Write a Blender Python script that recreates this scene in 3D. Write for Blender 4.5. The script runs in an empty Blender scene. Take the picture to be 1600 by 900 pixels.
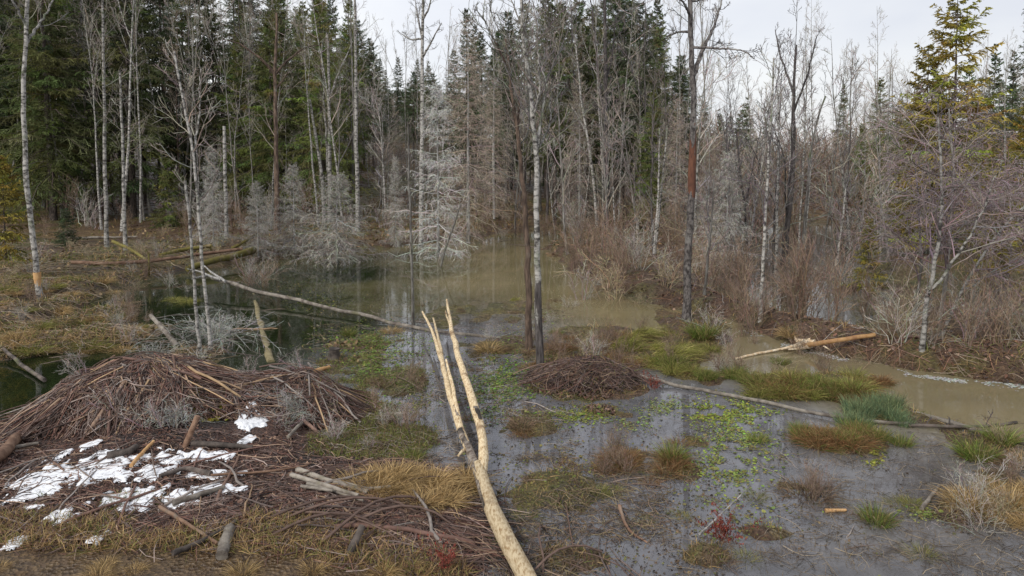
import bpy, math
import numpy as np
from mathutils import Vector, Matrix

R = math.radians
SC = bpy.context.scene
COL = SC.collection

# ------------------------------------------------------------------ camera
CAM_Z, F_PX, PITCH, PV = 4.5, 1143.0, R(4.0), 325.0
cam = bpy.data.cameras.new('camera')
cam.lens = 36.0 * F_PX / 1600.0
cam.shift_y = (PV - 450.0) / 1600.0
cam.clip_end = 3000
cam_o = bpy.data.objects.new('camera', cam)
cam_o.location = (0, 0, CAM_Z)
cam_o.rotation_euler = (R(90) - PITCH, 0, 0)
COL.objects.link(cam_o)
SC.camera = cam_o

# ------------------------------------------------------------------ sky and sun (overcast)
SUN_EL, SUN_AZ = R(36), R(-35)
world = bpy.data.worlds.new('World')
SC.world = world
world.use_nodes = True
wt = world.node_tree
wt.nodes.clear()
wo = wt.nodes.new('ShaderNodeOutputWorld')
sky = wt.nodes.new('ShaderNodeTexSky')
sky.sky_type = 'NISHITA'
sky.sun_disc = False
sky.sun_elevation = SUN_EL
sky.sun_rotation = SUN_AZ
bg1 = wt.nodes.new('ShaderNodeBackground'); bg1.inputs[1].default_value = 0.10
wt.links.new(sky.outputs[0], bg1.inputs[0])
tc = wt.nodes.new('ShaderNodeTexCoord')
mp = wt.nodes.new('ShaderNodeMapping'); mp.inputs['Scale'].default_value = (1.0, 1.0, 2.6)
wt.links.new(tc.outputs['Generated'], mp.inputs[0])
nz = wt.nodes.new('ShaderNodeTexNoise'); nz.inputs['Scale'].default_value = 2.2; nz.inputs['Detail'].default_value = 5; nz.inputs['Roughness'].default_value = 0.5
wt.links.new(mp.outputs[0], nz.inputs['Vector'])
cr = wt.nodes.new('ShaderNodeValToRGB')
cr.color_ramp.elements[0].position = 0.3; cr.color_ramp.elements[0].color = (0.41, 0.422, 0.475, 1)
cr.color_ramp.elements[1].position = 0.7; cr.color_ramp.elements[1].color = (0.57, 0.57, 0.57, 1)
wt.links.new(nz.outputs['Fac'], cr.inputs[0])
bg2 = wt.nodes.new('ShaderNodeBackground'); bg2.inputs[1].default_value = 1.0
wt.links.new(cr.outputs[0], bg2.inputs[0])
mx = wt.nodes.new('ShaderNodeMixShader'); mx.inputs[0].default_value = 0.88
wt.links.new(bg1.outputs[0], mx.inputs[1]); wt.links.new(bg2.outputs[0], mx.inputs[2])
wt.links.new(mx.outputs[0], wo.inputs[0])

sun = bpy.data.lights.new('sun', 'SUN')
sun.energy = 1.5; sun.angle = R(14); sun.color = (1.0, 0.95, 0.87)
sun_o = bpy.data.objects.new('sun', sun)
sun_o.rotation_euler = (R(90) - SUN_EL, 0, R(-35))
sun_o.location = (0, 0, 60)
COL.objects.link(sun_o)

SC.view_settings.view_transform = 'Standard'
SC.view_settings.look = 'None'
SC.view_settings.exposure = 0.78
SC.view_settings.gamma = 1.0
SC.render.engine = 'CYCLES'
SC.cycles.use_denoising = True
SC.cycles.max_bounces = 6
SC.cycles.diffuse_bounces = 3
SC.cycles.glossy_bounces = 3
SC.cycles.transmission_bounces = 4
SC.cycles.transparent_max_bounces = 12
SC.cycles.caustics_reflective = False
SC.cycles.caustics_refractive = False

# ------------------------------------------------------------------ photo pixel -> place
cp, sp_ = math.cos(PITCH), math.sin(PITCH)
CAM = np.array([0, 0, CAM_Z])
def ray(u, v):
    a = (u - 800.0) / F_PX; b = -(v - PV) / F_PX
    return np.array([a, cp + b * sp_, -sp_ + b * cp])
def at_z(u, v, z=0.0):
    d = ray(u, v)
    return CAM + d * ((z - CAM_Z) / d[2])
def at_y(u, v, y):
    d = ray(u, v)
    return CAM + d * (y / d[1])
def to_px(x, y, z=0.0):
    dy = cp * y - sp_ * (z - CAM_Z)
    up = sp_ * y + cp * (z - CAM_Z)
    return 800 + F_PX * x / dy, PV - F_PX * up / dy

# ------------------------------------------------------------------ noise
def _h(ix, iy, s):
    n = np.sin(ix * 127.1 + iy * 311.7 + s * 74.7) * 43758.5453
    return n - np.floor(n)
def vnoise(x, y, s=0):
    x = np.asarray(x, float); y = np.asarray(y, float)
    ix = np.floor(x); iy = np.floor(y); fx = x - ix; fy = y - iy
    fx = fx * fx * (3 - 2 * fx); fy = fy * fy * (3 - 2 * fy)
    a = _h(ix, iy, s); b = _h(ix + 1, iy, s); c = _h(ix, iy + 1, s); d = _h(ix + 1, iy + 1, s)
    return (a * (1 - fx) + b * fx) * (1 - fy) + (c * (1 - fx) + d * fx) * fy
def fbm(x, y, s=0, o=4):
    t = 0; a = 0.5; n = 0
    for i in range(o):
        t = t + a * vnoise(x * 2 ** i, y * 2 ** i, s + i * 13); n += a; a *= 0.5
    return t / n          # 0..1
def sstep(a, b, x):
    t = np.clip((x - a) / (b - a), 0, 1)
    return t * t * (3 - 2 * t)
def nrm(a):
    return a / np.maximum(np.linalg.norm(a, axis=-1, keepdims=True), 1e-9)

# ------------------------------------------------------------------ terrain shape
def poly(px, tail=()):
    return np.array([at_z(u, v)[:2] for u, v in px] + list(tail))
LAND = [
    # near left bank under the lodge
    poly([(-260, 730), (0, 700), (50, 660), (110, 625), (180, 600), (260, 592), (330, 596), (420, 586), (490, 580),
          (512, 620), (500, 675), (560, 708), (640, 722), (735, 748), (752, 800), (735, 860), (748, 905)], [(-0.3, 6.0), (-0.3, -6), (-40, -6), (-40, 9)]),
    # far left bank and the forest behind
    poly([(-500, 560), (0, 565), (70, 556), (185, 546), (212, 515), (205, 485), (235, 452), (300, 430), (360, 413), (420, 408), (480, 403), (570, 394),
          (640, 380), (730, 374), (790, 366), (835, 356), (880, 348), (960, 346), (1060, 352), (1150, 352), (1250, 346), (1400, 346), (1500, 360), (1800, 390)],
         [(420, 90), (420, 700), (-420, 700), (-420, 30)]),
    # narrow red brown bank on the right
    poly([(852, 386), (880, 420), (960, 457), (1060, 482), (1130, 498), (1180, 521), (1240, 541), (1330, 562), (1420, 582), (1500, 592), (1600, 597), (2300, 625),
          (2300, 520), (1600, 548), (1430, 545), (1330, 524), (1250, 508), (1180, 488), (1130, 468), (1060, 446), (960, 418), (905, 395), (875, 382)]),
    poly([(905, 353), (1000, 352), (1090, 366), (1110, 400), (1085, 442), (1060, 450), (960, 420), (905, 397), (880, 375)]),
    poly([(1345, 440), (1420, 405), (1700, 405), (2300, 450), (2300, 560), (1430, 560), (1370, 535)]),
]
SHALLOW = poly([(470, 520), (640, 505), (800, 470), (900, 500), (1130, 520), (1250, 600), (1430, 660), (1700, 700), (1900, 1000)], [(6, 4), (-2, 4)] + [tuple(at_z(u, v)[:2]) for u, v in ((740, 900), (735, 748), (500, 680))])
def sdist(P, x, y):
    d = np.full(x.shape, 1e9); ins = np.zeros(x.shape, bool)
    n = len(P)
    for i in range(n):
        ax, ay = P[i]; bx, by = P[(i + 1) % n]
        ex, ey = bx - ax, by - ay
        t = np.clip(((x - ax) * ex + (y - ay) * ey) / (ex * ex + ey * ey + 1e-9), 0, 1)
        d = np.minimum(d, np.hypot(x - ax - t * ex, y - ay - t * ey))
        if ay != by:
            c = ((ay > y) != (by > y)) & (x < (bx - ax) * (y - ay) / (by - ay) + ax)
            ins ^= c
    return np.where(ins, d, -d)
def isl(u, v, ru, rv, h):
    c = at_z(u, v); e = at_z(u + ru, v); a = at_z(u, v - rv); b = at_z(u, v + rv)
    return (c[0], (a[1] + b[1]) / 2, abs(e[0] - c[0]), abs(a[1] - b[1]) / 2, h)
ISLES = [isl(*t) for t in [
    (562, 556, 66, 32, .08), (600, 600, 60, 36, .09), (915, 595, 95, 40, .16), (860, 565, 40, 30, .10), (1000, 545, 110, 36, .13), (1085, 515, 60, 34, .16),
    (940, 525, 60, 25, .08), (1270, 606, 120, 28, .16), (1370, 640, 70, 36, .14), (1310, 690, 85, 28, .14), (1545, 700, 60, 40, .14), (1580, 770, 50, 50, .06),
    (1010, 720, 80, 32, .05), (1260, 770, 50, 24, .07), (790, 545, 60, 24, .06), (780, 485, 90, 18, .07), (1150, 584, 50, 10, .05), (1218, 564, 18, 6, .04),
    (620, 690, 70, 30, .10), (570, 650, 60, 30, .08), (870, 770, 100, 36, .09), (830, 660, 50, 20, .07), (900, 870, 60, 24, .08), (960, 640, 40, 12, .06), (1080, 690, 30, 14, .05), (1200, 830, 40, 14, .06), (1100, 870, 60, 14, .05), (770, 610, 30, 14, .05), (300, 560, 55, 22, .06),
    (170, 520, 90, 20, .10), (700, 500, 40, 12, .04), (1090, 590, 60, 12, .08), (1470, 800, 60, 26, .03), (1380, 800, 30, 14, .05)]]
POOLS = [isl(*t) for t in [(158, 478, 26, 46, .3), (214, 450, 34, 24, .3), (110, 520, 30, 14, .15), (60, 480, 26, 12, .1), (1465, 540, 40, 14, .2), (1395, 470, 40, 20, .2), (1590, 500, 40, 14, .2), (1275, 405, 60, 26, .5), (1290, 468, 40, 16, .4), (1180, 405, 40, 22, .4), (1160, 440, 30, 14, .4), (215, 500, 26, 14, .2)]]
def height_exact(x, y):
    x = np.asarray(x, float); y = np.asarray(y, float)
    sd = np.full(x.shape, -1e9)
    for P in LAND:
        sd = np.maximum(sd, sdist(P, x, y))
    wob = (fbm(x * 0.9, y * 0.9, 3) - 0.5)
    sd = sd + wob * np.where(y < 22, 0.9, 1.8)
    land = 0.30 * (1 - np.exp(-np.maximum(sd, 0) / 0.9)) + np.minimum(sd, 3).clip(0) * 0.05 * (fbm(x * .7, y * .7, 9) + .3)
    sh = sstep(-0.6, 0.6, sdist(SHALLOW, x, y))
    dmax = 0.75 * (1 - sh) + 0.13 * sh
    h = np.where(sd > 0, land, -dmax * (1 - np.exp(np.minimum(sd, 0) / 0.9)))
    h = h + (fbm(x * 1.7, y * 1.7, 21) - .5) * 0.10
    h = h + .22 * sstep(.05, .5, sdist(LAND[2], x, y) + wob * .5) * (x > 1)
    # flooded wood behind the right bank: hummocks and pools
    fl = sstep(6, 9, x) * sstep(20, 24, y) * (1 - sstep(48, 54, y)) * (sd < 0)
    h = h + fl * (0.46 + (fbm(x * .55, y * .35, 33) - .5) * 1.0)
    for cx, cy, rx, ry, hh in ISLES:
        q = ((x - cx) / rx) ** 2 + ((y - cy) / ry) ** 2
        b = (hh * .8 + .02) * (1.0 - q) + (fbm(x * 2.3, y * 1.8, 41) - .5) * .26 + (fbm(x * 9, y * 9, 43) - .5) * .05 - .03
        h = np.where(q < 1.9, np.maximum(h, np.where(q < 1.9, b, -9)), h)
    for cx, cy, rx, ry, hh in POOLS:
        q = ((x - cx) / rx) ** 2 + ((y - cy) / ry) ** 2
        h = h - (hh + .3) * np.exp(-q * 1.2)
    left = sstep(14, -14, x)
    h = h + sstep(40, 110, y) * (2.0 + 7.0 * left) * (sd > 0) + sstep(18, 70, -x) * 2.0 * (sd > 0) + sstep(120, 420, y) * 5
    h = h + (fbm(x * .12, y * .12, 61) - .5) * 1.2 * sstep(45, 80, y)
    return h
def height(x, y):
    x = np.asarray(x, float); y = np.asarray(y, float); sh = x.shape
    x = np.clip(x.ravel(), GX[0], GX[-1] - .01); y = np.clip(y.ravel(), GY[0], GY[-1] - .01)
    i = np.clip(np.searchsorted(GX, x, 'right') - 1, 0, len(GX) - 2); j = np.clip(np.searchsorted(GY, y, 'right') - 1, 0, len(GY) - 2)
    fx = (x - GX[i]) / (GX[i + 1] - GX[i]); fy = (y - GY[j]) / (GY[j + 1] - GY[j])
    return ((GZ[j, i] * (1 - fx) + GZ[j, i + 1] * fx) * (1 - fy) + (GZ[j + 1, i] * (1 - fx) + GZ[j + 1, i + 1] * fx) * fy).reshape(sh)
def axis(lo, hi, c0, c1, st, gr):
    a = [c0]
    while a[-1] < c1: a.append(a[-1] + st)
    s = st
    while a[-1] < hi: s *= gr; a.append(a[-1] + s)
    b = []; s = st; x = c0
    while x > lo: s *= gr; x -= s; b.append(x)
    return np.array(b[::-1] + a)
GX = axis(-420, 420, -17, 17, .14, 1.09); GY = axis(-14, 650, 6.5, 34, .14, 1.07)
_gx, _gy = np.meshgrid(GX, GY)
GZ = height_exact(_gx.ravel(), _gy.ravel()).reshape(_gx.shape)
def hz(x, y):
    return float(height(np.array([x]), np.array([y]))[0])
def hit(u, v):
    z = 0.0
    for _ in range(6):
        p = at_z(u, v, z)
        z = 0.5 * z + 0.5 * max(hz(p[0], p[1]), -0.02)
    p = at_z(u, v, z)
    return np.array([p[0], p[1], max(hz(p[0], p[1]), -0.3)])

# beaver lodge mound
LC1 = at_y(228, 700, 12.0); LC2 = at_y(455, 640, 12.5); LC0 = at_y(50, 715, 10.9)
def lodge_h(x, y):
    x = np.asarray(x, float); y = np.asarray(y, float)
    n = fbm(x * 1.6, y * 1.6, 77) - .5
    r = np.hypot((x - LC1[0]) / 1.85, (y - LC1[1]) / 1.55)
    a = 1.02 * (1 - np.clip(r, 0, 1.3) ** 2.5)
    ex, ey = LC2[0] - LC1[0], LC2[1] - LC1[1]
    t = np.clip(((x - LC1[0]) * ex + (y - LC1[1]) * ey) / (ex * ex + ey * ey), 0, 1)
    d = np.hypot(x - LC1[0] - t * ex, y - LC1[1] - t * ey)
    b = (0.82 - .14 * t) * (1 - np.clip(d / 1.15, 0, 1.3) ** 2.0)
    ex, ey = LC0[0] - LC1[0], LC0[1] - LC1[1]
    t = np.clip(((x - LC1[0]) * ex + (y - LC1[1]) * ey) / (ex * ex + ey * ey), 0, 1)
    d = np.hypot(x - LC1[0] - t * ex, y - LC1[1] - t * ey)
    c = (0.50 - .36 * t) * (1 - np.clip(d / .75, 0, 1.3) ** 2.0)
    return np.maximum(np.maximum(a, b), c) + n * .34 + (fbm(x * .9, y * .9, 78) - .5) * .35
TW = at_z(915, 603); TW = np.array([TW[0], TW[1] + .3])
def heap_h(x, y):
    r = np.hypot((np.asarray(x) - TW[0]) / 1.15, (np.asarray(y) - TW[1]) / .85)
    return 0.42 * (1 - np.clip(r, 0, 1.3) ** 2.2) + (fbm(np.asarray(x) * 2.2, np.asarray(y) * 2.2, 70) - .5) * .12
def surf(x, y):
    return np.maximum(np.maximum(height(x, y), lodge_h(x, y)), heap_h(x, y))

# ------------------------------------------------------------------ geometry collector
class G:
    def __init__(s):
        s.V = []; s.Q = []; s.T = []; s.C = []; s.n = 0
    def add(s, v, q=None, t=None, c=(.2, .2, .2)):
        v = np.asarray(v, float).reshape(-1, 3)
        c = np.asarray(c, float)
        if c.ndim == 1: c = np.tile(c, (len(v), 1))
        if q is not None and len(q): s.Q.append(np.asarray(q) + s.n)
        if t is not None and len(t): s.T.append(np.asarray(t) + s.n)
        s.V.append(v); s.C.append(c); s.n += len(v)
    def tubes(s, P, Rr, n=4, col=(.2, .2, .2), cap=False, rough=0, rng=None):
        P = np.asarray(P, float)
        if P.ndim == 2: P = P[None]
        Rr = np.asarray(Rr, float)
        if Rr.ndim == 1: Rr = Rr[None]
        M, K, _ = P.shape
        T = np.empty_like(P); T[:, 1:-1] = P[:, 2:] - P[:, :-2]; T[:, 0] = P[:, 1] - P[:, 0]; T[:, -1] = P[:, -1] - P[:, -2]
        T = nrm(T); mt = nrm(T.mean(1))
        ref = np.where(np.abs(mt[:, 2:3]) > .8, np.array([[1., 0, 0]]), np.array([[0, 0, 1.]]))[:, None, :]
        A = nrm(np.cross(T, np.broadcast_to(ref, T.shape))); B = np.cross(T, A)
        th = np.arange(n) * 2 * math.pi / n
        rad = Rr[:, :, None] * np.ones(n)
        if rough and rng is not None: rad = rad * (1 + rng.normal(0, rough, rad.shape))
        V = P[:, :, None, :] + rad[..., None] * (np.cos(th)[None, None, :, None] * A[:, :, None, :] + np.sin(th)[None, None, :, None] * B[:, :, None, :])
        idx = np.arange(M * K * n).reshape(M, K, n)
        a = idx[:, :-1]; b = np.roll(a, -1, 2); d = idx[:, 1:]; e = np.roll(d, -1, 2)
        q = np.stack([a, b, e, d], -1).reshape(-1, 4)
        col = np.asarray(col, float)
        c = np.repeat(col, K * n, 0) if col.ndim == 2 else (col.reshape(-1, 3) if col.ndim == 1 and False else col)
        if col.ndim == 3: c = np.repeat(col.reshape(-1, 3), n, 0)
        off = s.n
        s.add(V, q, c=c)
        if cap:
            for m in range(M):
                c0 = c if np.asarray(c).ndim == 1 else c[m * K * n]
                for k, sg in ((0, -1), (K - 1, 1)):
                    rv_ = V[m, k]; ring = np.arange(n)
                    s.add(np.vstack([rv_, P[m, k][None] + T[m, k] * sg * Rr[m, k] * .06]), t=np.stack([ring, np.roll(ring, -sg), np.full(n, n)], -1), c=c0)
    def blades(s, P, W, col, side=None, rng=None):
        M, K, _ = P.shape
        T = nrm(P[:, -1] - P[:, 0])
        if side is None:
            side = rng.normal(size=(M, 3))
        S = nrm(np.cross(T, side))[:, None, :] * (W / 2)[..., None]
        V = np.stack([P - S, P + S], 2)
        idx = np.arange(M * K * 2).reshape(M, K, 2)
        q = np.stack([idx[:, :-1, 0], idx[:, :-1, 1], idx[:, 1:, 1], idx[:, 1:, 0]], -1).reshape(-1, 4)
        col = np.asarray(col, float)
        if col.ndim == 2: col = np.repeat(col, K * 2, 0)
        elif col.ndim == 3: col = np.repeat(col.reshape(-1, 3), 2, 0)
        s.add(V, q, c=col)
    def discs(s, Cn, rad, col, tilt, rng):
        M = len(Cn)
        th = np.arange(6) * math.pi / 3
        ph = rng.uniform(0, 6.28, M)
        r = rad[:, None] * rng.uniform(.65, 1.2, (M, 6))
        x = np.cos(th + ph[:, None]) * r; y = np.sin(th + ph[:, None]) * r
        tx = rng.normal(0, tilt, M)[:, None]; ty = rng.normal(0, tilt, M)[:, None]
        V = np.stack([Cn[:, 0:1] + x, Cn[:, 1:2] + y, Cn[:, 2:3] + x * tx + y * ty], -1)
        i = (np.arange(M) * 6)[:, None]
        q = np.concatenate([i + np.array([[0, 1, 2, 3]]), i + np.array([[0, 3, 4, 5]])])
        s.add(V, q, c=np.repeat(col, 6, 0))
    def mesh(s, name, mat, smooth=True):
        V = np.concatenate(s.V); C = np.concatenate(s.C)
        Q = np.concatenate(s.Q) if s.Q else np.zeros((0, 4), int)
        T = np.concatenate(s.T) if s.T else np.zeros((0, 3), int)
        me = bpy.data.meshes.new(name)
        me.vertices.add(len(V)); me.vertices.foreach_set('co', V.ravel().astype(np.float32))
        lp = np.concatenate([Q.ravel(), T.ravel()]).astype(np.int32)
        me.loops.add(len(lp)); me.loops.foreach_set('vertex_index', lp)
        ls = np.concatenate([np.arange(len(Q)) * 4, len(Q) * 4 + np.arange(len(T)) * 3]).astype(np.int32)
        me.polygons.add(len(ls)); me.polygons.foreach_set('loop_start', ls)
        me.polygons.foreach_set('use_smooth', np.full(len(ls), smooth))
        me.update(calc_edges=True)
        ca = me.color_attributes.new('Col', 'FLOAT_COLOR', 'POINT')
        ca.data.foreach_set('color', np.concatenate([C, np.ones((len(C), 1))], 1).ravel().astype(np.float32))
        me.materials.append(mat)
        return me

# ------------------------------------------------------------------ objects
def setp(o, label=None, cat=None, group=None, kind=None):
    if label: o['label'] = label
    if cat: o['category'] = cat
    if group: o['group'] = group
    if kind: o['kind'] = kind
    return o
def link(name, data, parent=None, M=None):
    o = bpy.data.objects.new(name, data); COL.objects.link(o)
    if parent is not None: o.parent = parent
    if M is not None:
        if parent is not None: o.matrix_local = M
        else: o.matrix_world = M
    return o
def thing(name, label, cat, loc=(0, 0, 0), rz=0, sc=(1, 1, 1), group=None, tilt=(0, 0)):
    e = bpy.data.objects.new(name, None); COL.objects.link(e)
    e.empty_display_size = .2
    e.location = loc; e.rotation_euler = (tilt[0], tilt[1], rz); e.scale = sc
    return setp(e, label, cat, group)

# ------------------------------------------------------------------ materials
def new_mat(name):
    m = bpy.data.materials.new(name); m.use_nodes = True
    nt = m.node_tree
    return m, nt, nt.nodes['Principled BSDF']
def N(nt, t, **k):
    n = nt.nodes.new(t)
    for a, b in k.items():
        if a in n.inputs: n.inputs[a].default_value = b
        else: setattr(n, a, b)
    return n
def attr_mat(name, rough=.8, trans=0.0, var=.25, bump=0.0, nscale=6.0, spec=.25):
    m, nt, b = new_mat(name)
    at = N(nt, 'ShaderNodeAttribute', attribute_name='Col')
    oi = N(nt, 'ShaderNodeObjectInfo')
    tcd = N(nt, 'ShaderNodeTexCoord')
    no = N(nt, 'ShaderNodeTexNoise', Scale=nscale, Detail=4.0)
    nt.links.new(tcd.outputs['Object'], no.inputs['Vector'])
    mr = N(nt, 'ShaderNodeMapRange'); mr.inputs[1].default_value = .25; mr.inputs[2].default_value = .75
    mr.inputs[3].default_value = 1 - var; mr.inputs[4].default_value = 1 + var
    nt.links.new(no.outputs['Fac'], mr.inputs[0])
    mr2 = N(nt, 'ShaderNodeMapRange'); mr2.inputs[3].default_value = 1 - var * .8; mr2.inputs[4].default_value = 1 + var * .8
    nt.links.new(oi.outputs['Random'], mr2.inputs[0])
    mu = N(nt, 'ShaderNodeMath', operation='MULTIPLY')
    nt.links.new(mr.outputs[0], mu.inputs[0]); nt.links.new(mr2.outputs[0], mu.inputs[1])
    vm = N(nt, 'ShaderNodeVectorMath', operation='SCALE')
    nt.links.new(at.outputs['Color'], vm.inputs[0]); nt.links.new(mu.outputs[0], vm.inputs['Scale'])
    nt.links.new(vm.outputs[0], b.inputs['Base Color'])
    b.inputs['Roughness'].default_value = rough
    b.inputs['Specular IOR Level'].default_value = spec
    if bump:
        bp = N(nt, 'ShaderNodeBump', Strength=bump, Distance=.02)
        nt.links.new(no.outputs['Fac'], bp.inputs['Height']); nt.links.new(bp.outputs[0], b.inputs['Normal'])
    if trans:
        tr = N(nt, 'ShaderNodeBsdfTranslucent'); ms = N(nt, 'ShaderNodeMixShader'); ms.inputs[0].default_value = trans
        nt.links.new(vm.outputs[0], tr.inputs[0])
        nt.links.new(b.outputs[0], ms.inputs[1]); nt.links.new(tr.outputs[0], ms.inputs[2])
        nt.links.new(ms.outputs[0], nt.nodes['Material Output'].inputs[0])
    return m
def bark_mat(name, c0, c1, c2=None, sc=(9, 9, 2.5), thr=(.4, .62), c2thr=(.58, .68), bump=.5, rough=.85, fine=4.0):
    m, nt, b = new_mat(name)
    tcd = N(nt, 'ShaderNodeTexCoord'); mpn = N(nt, 'ShaderNodeMapping'); mpn.inputs['Scale'].default_value = sc
    nt.links.new(tcd.outputs['Object'], mpn.inputs[0])
    n1 = N(nt, 'ShaderNodeTexNoise', Scale=1.0, Detail=6.0, Roughness=.65); nt.links.new(mpn.outputs[0], n1.inputs['Vector'])
    r1 = N(nt, 'ShaderNodeMapRange'); r1.inputs[1].default_value = thr[0]; r1.inputs[2].default_value = thr[1]; nt.links.new(n1.outputs['Fac'], r1.inputs[0])
    mix = N(nt, 'ShaderNodeMix', data_type='RGBA'); mix.inputs[6].default_value = (*c0, 1); mix.inputs[7].default_value = (*c1, 1)
    nt.links.new(r1.outputs[0], mix.inputs[0])
    out = mix.outputs[2]
    if c2:
        n2 = N(nt, 'ShaderNodeTexNoise', Scale=1.6, Detail=5.0, Roughness=.6); nt.links.new(tcd.outputs['Object'], n2.inputs['Vector'])
        r2 = N(nt, 'ShaderNodeMapRange'); r2.inputs[1].default_value = c2thr[0]; r2.inputs[2].default_value = c2thr[1]; nt.links.new(n2.outputs['Fac'], r2.inputs[0])
        mix2 = N(nt, 'ShaderNodeMix', data_type='RGBA'); mix2.inputs[7].default_value = (*c2, 1)
        nt.links.new(out, mix2.inputs[6]); nt.links.new(r2.outputs[0], mix2.inputs[0]); out = mix2.outputs[2]
    oi = N(nt, 'ShaderNodeObjectInfo'); mr2 = N(nt, 'ShaderNodeMapRange'); mr2.inputs[3].default_value = .75; mr2.inputs[4].default_value = 1.2
    nt.links.new(oi.outputs['Random'], mr2.inputs[0])
    vm = N(nt, 'ShaderNodeVectorMath', operation='SCALE'); nt.links.new(out, vm.inputs[0]); nt.links.new(mr2.outputs[0], vm.inputs['Scale'])
    nt.links.new(vm.outputs[0], b.inputs['Base Color'])
    b.inputs['Roughness'].default_value = rough; b.inputs['Specular IOR Level'].default_value = .25
    n3 = N(nt, 'ShaderNodeTexNoise', Scale=fine, Detail=5.0); nt.links.new(mpn.outputs[0], n3.inputs['Vector'])
    bp = N(nt, 'ShaderNodeBump', Strength=bump, Distance=.02); nt.links.new(n3.outputs['Fac'], bp.inputs['Height'])
    nt.links.new(bp.outputs[0], b.inputs['Normal'])
    return m

M_NEEDLE = attr_mat('needles', .7, .25, .3)
M_GRASS = attr_mat('grass', .6, .3, .2)
M_TWIG = attr_mat('twigs', .85, 0, .2)
M_LITTER = attr_mat('litter', .8, .1, .2)
M_WOOD = attr_mat('stick_wood', .75, 0, .35, bump=.4, nscale=14)
M_BIRCH = bark_mat('birch_bark', (.055, .05, .045), (.38, .365, .34), (.17, .19, .13), sc=(6, 6, 11), thr=(.40, .56), c2thr=(.56, .66))
M_GREY = bark_mat('grey_bark', (.09, .08, .07), (.27, .26, .24), (.14, .16, .09), sc=(12, 12, 3))
M_DARK = bark_mat('dark_bark', (.035, .03, .03), (.13, .115, .11), (.2, .2, .19), sc=(14, 14, 3), c2thr=(.62, .72))
M_BROWN = bark_mat('brown_bark', (.05, .035, .028), (.17, .12, .09), (.2, .19, .16), sc=(12, 12, 3))
M_SPRUCE = bark_mat('spruce_bark', (.04, .032, .028), (.13, .105, .09), (.17, .17, .15), sc=(14, 14, 5))
M_DEAD = bark_mat('dead_wood', (.16, .155, .15), (.42, .41, .39), (.30, .33, .28), sc=(10, 10, 2))
M_PEEL = bark_mat('peeled_wood', (.36, .225, .10), (.78, .64, .42), (.26, .17, .095), sc=(38, 11, 38), thr=(.34, .55), c2thr=(.56, .66), bump=.6, rough=.7)
M_FRESH = bark_mat('fresh_wood', (.55, .40, .24), (.80, .70, .54), None, sc=(9, 9, 9), bump=.3, rough=.6)
M_TANLOG = bark_mat('tan_log', (.40, .22, .09), (.52, .33, .16), (.30, .16, .08), sc=(7, 7, 7), bump=.25, rough=.65)
M_LOG = bark_mat('weathered_log', (.12, .10, .085), (.30, .27, .23), (.16, .15, .09), sc=(5, 5, 5))
M_DKLOG = bark_mat('wet_log', (.045, .038, .034), (.14, .115, .10), (.11, .12, .06), sc=(5, 5, 5))
M_MOSSLOG = bark_mat('mossy_log', (.08, .06, .035), (.15, .13, .035), (.22, .17, .10), sc=(4, 4, 4), thr=(.35, .5), c2thr=(.58, .66))
M_REDLOG = bark_mat('rust_log', (.12, .068, .045), (.25, .16, .11), (.22, .19, .15), sc=(5, 5, 5))
M_SCALY = bark_mat('scaly_bark', (.05, .043, .042), (.21, .19, .18), (.30, .29, .27), sc=(16, 16, 9), thr=(.4, .58), c2thr=(.56, .62))
M_REDBARK = bark_mat('red_inner_bark', (.09, .042, .03), (.19, .085, .05), None, sc=(6, 6, 2))
M_SUNK = bark_mat('sunken_log', (.15, .125, .065), (.25, .21, .12), None, sc=(5, 5, 5))
M_PATCH = bark_mat('remaining_bark', (.13, .095, .07), (.42, .37, .32), (.05, .043, .037), sc=(14, 14, 14), c2thr=(.5, .6))

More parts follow.
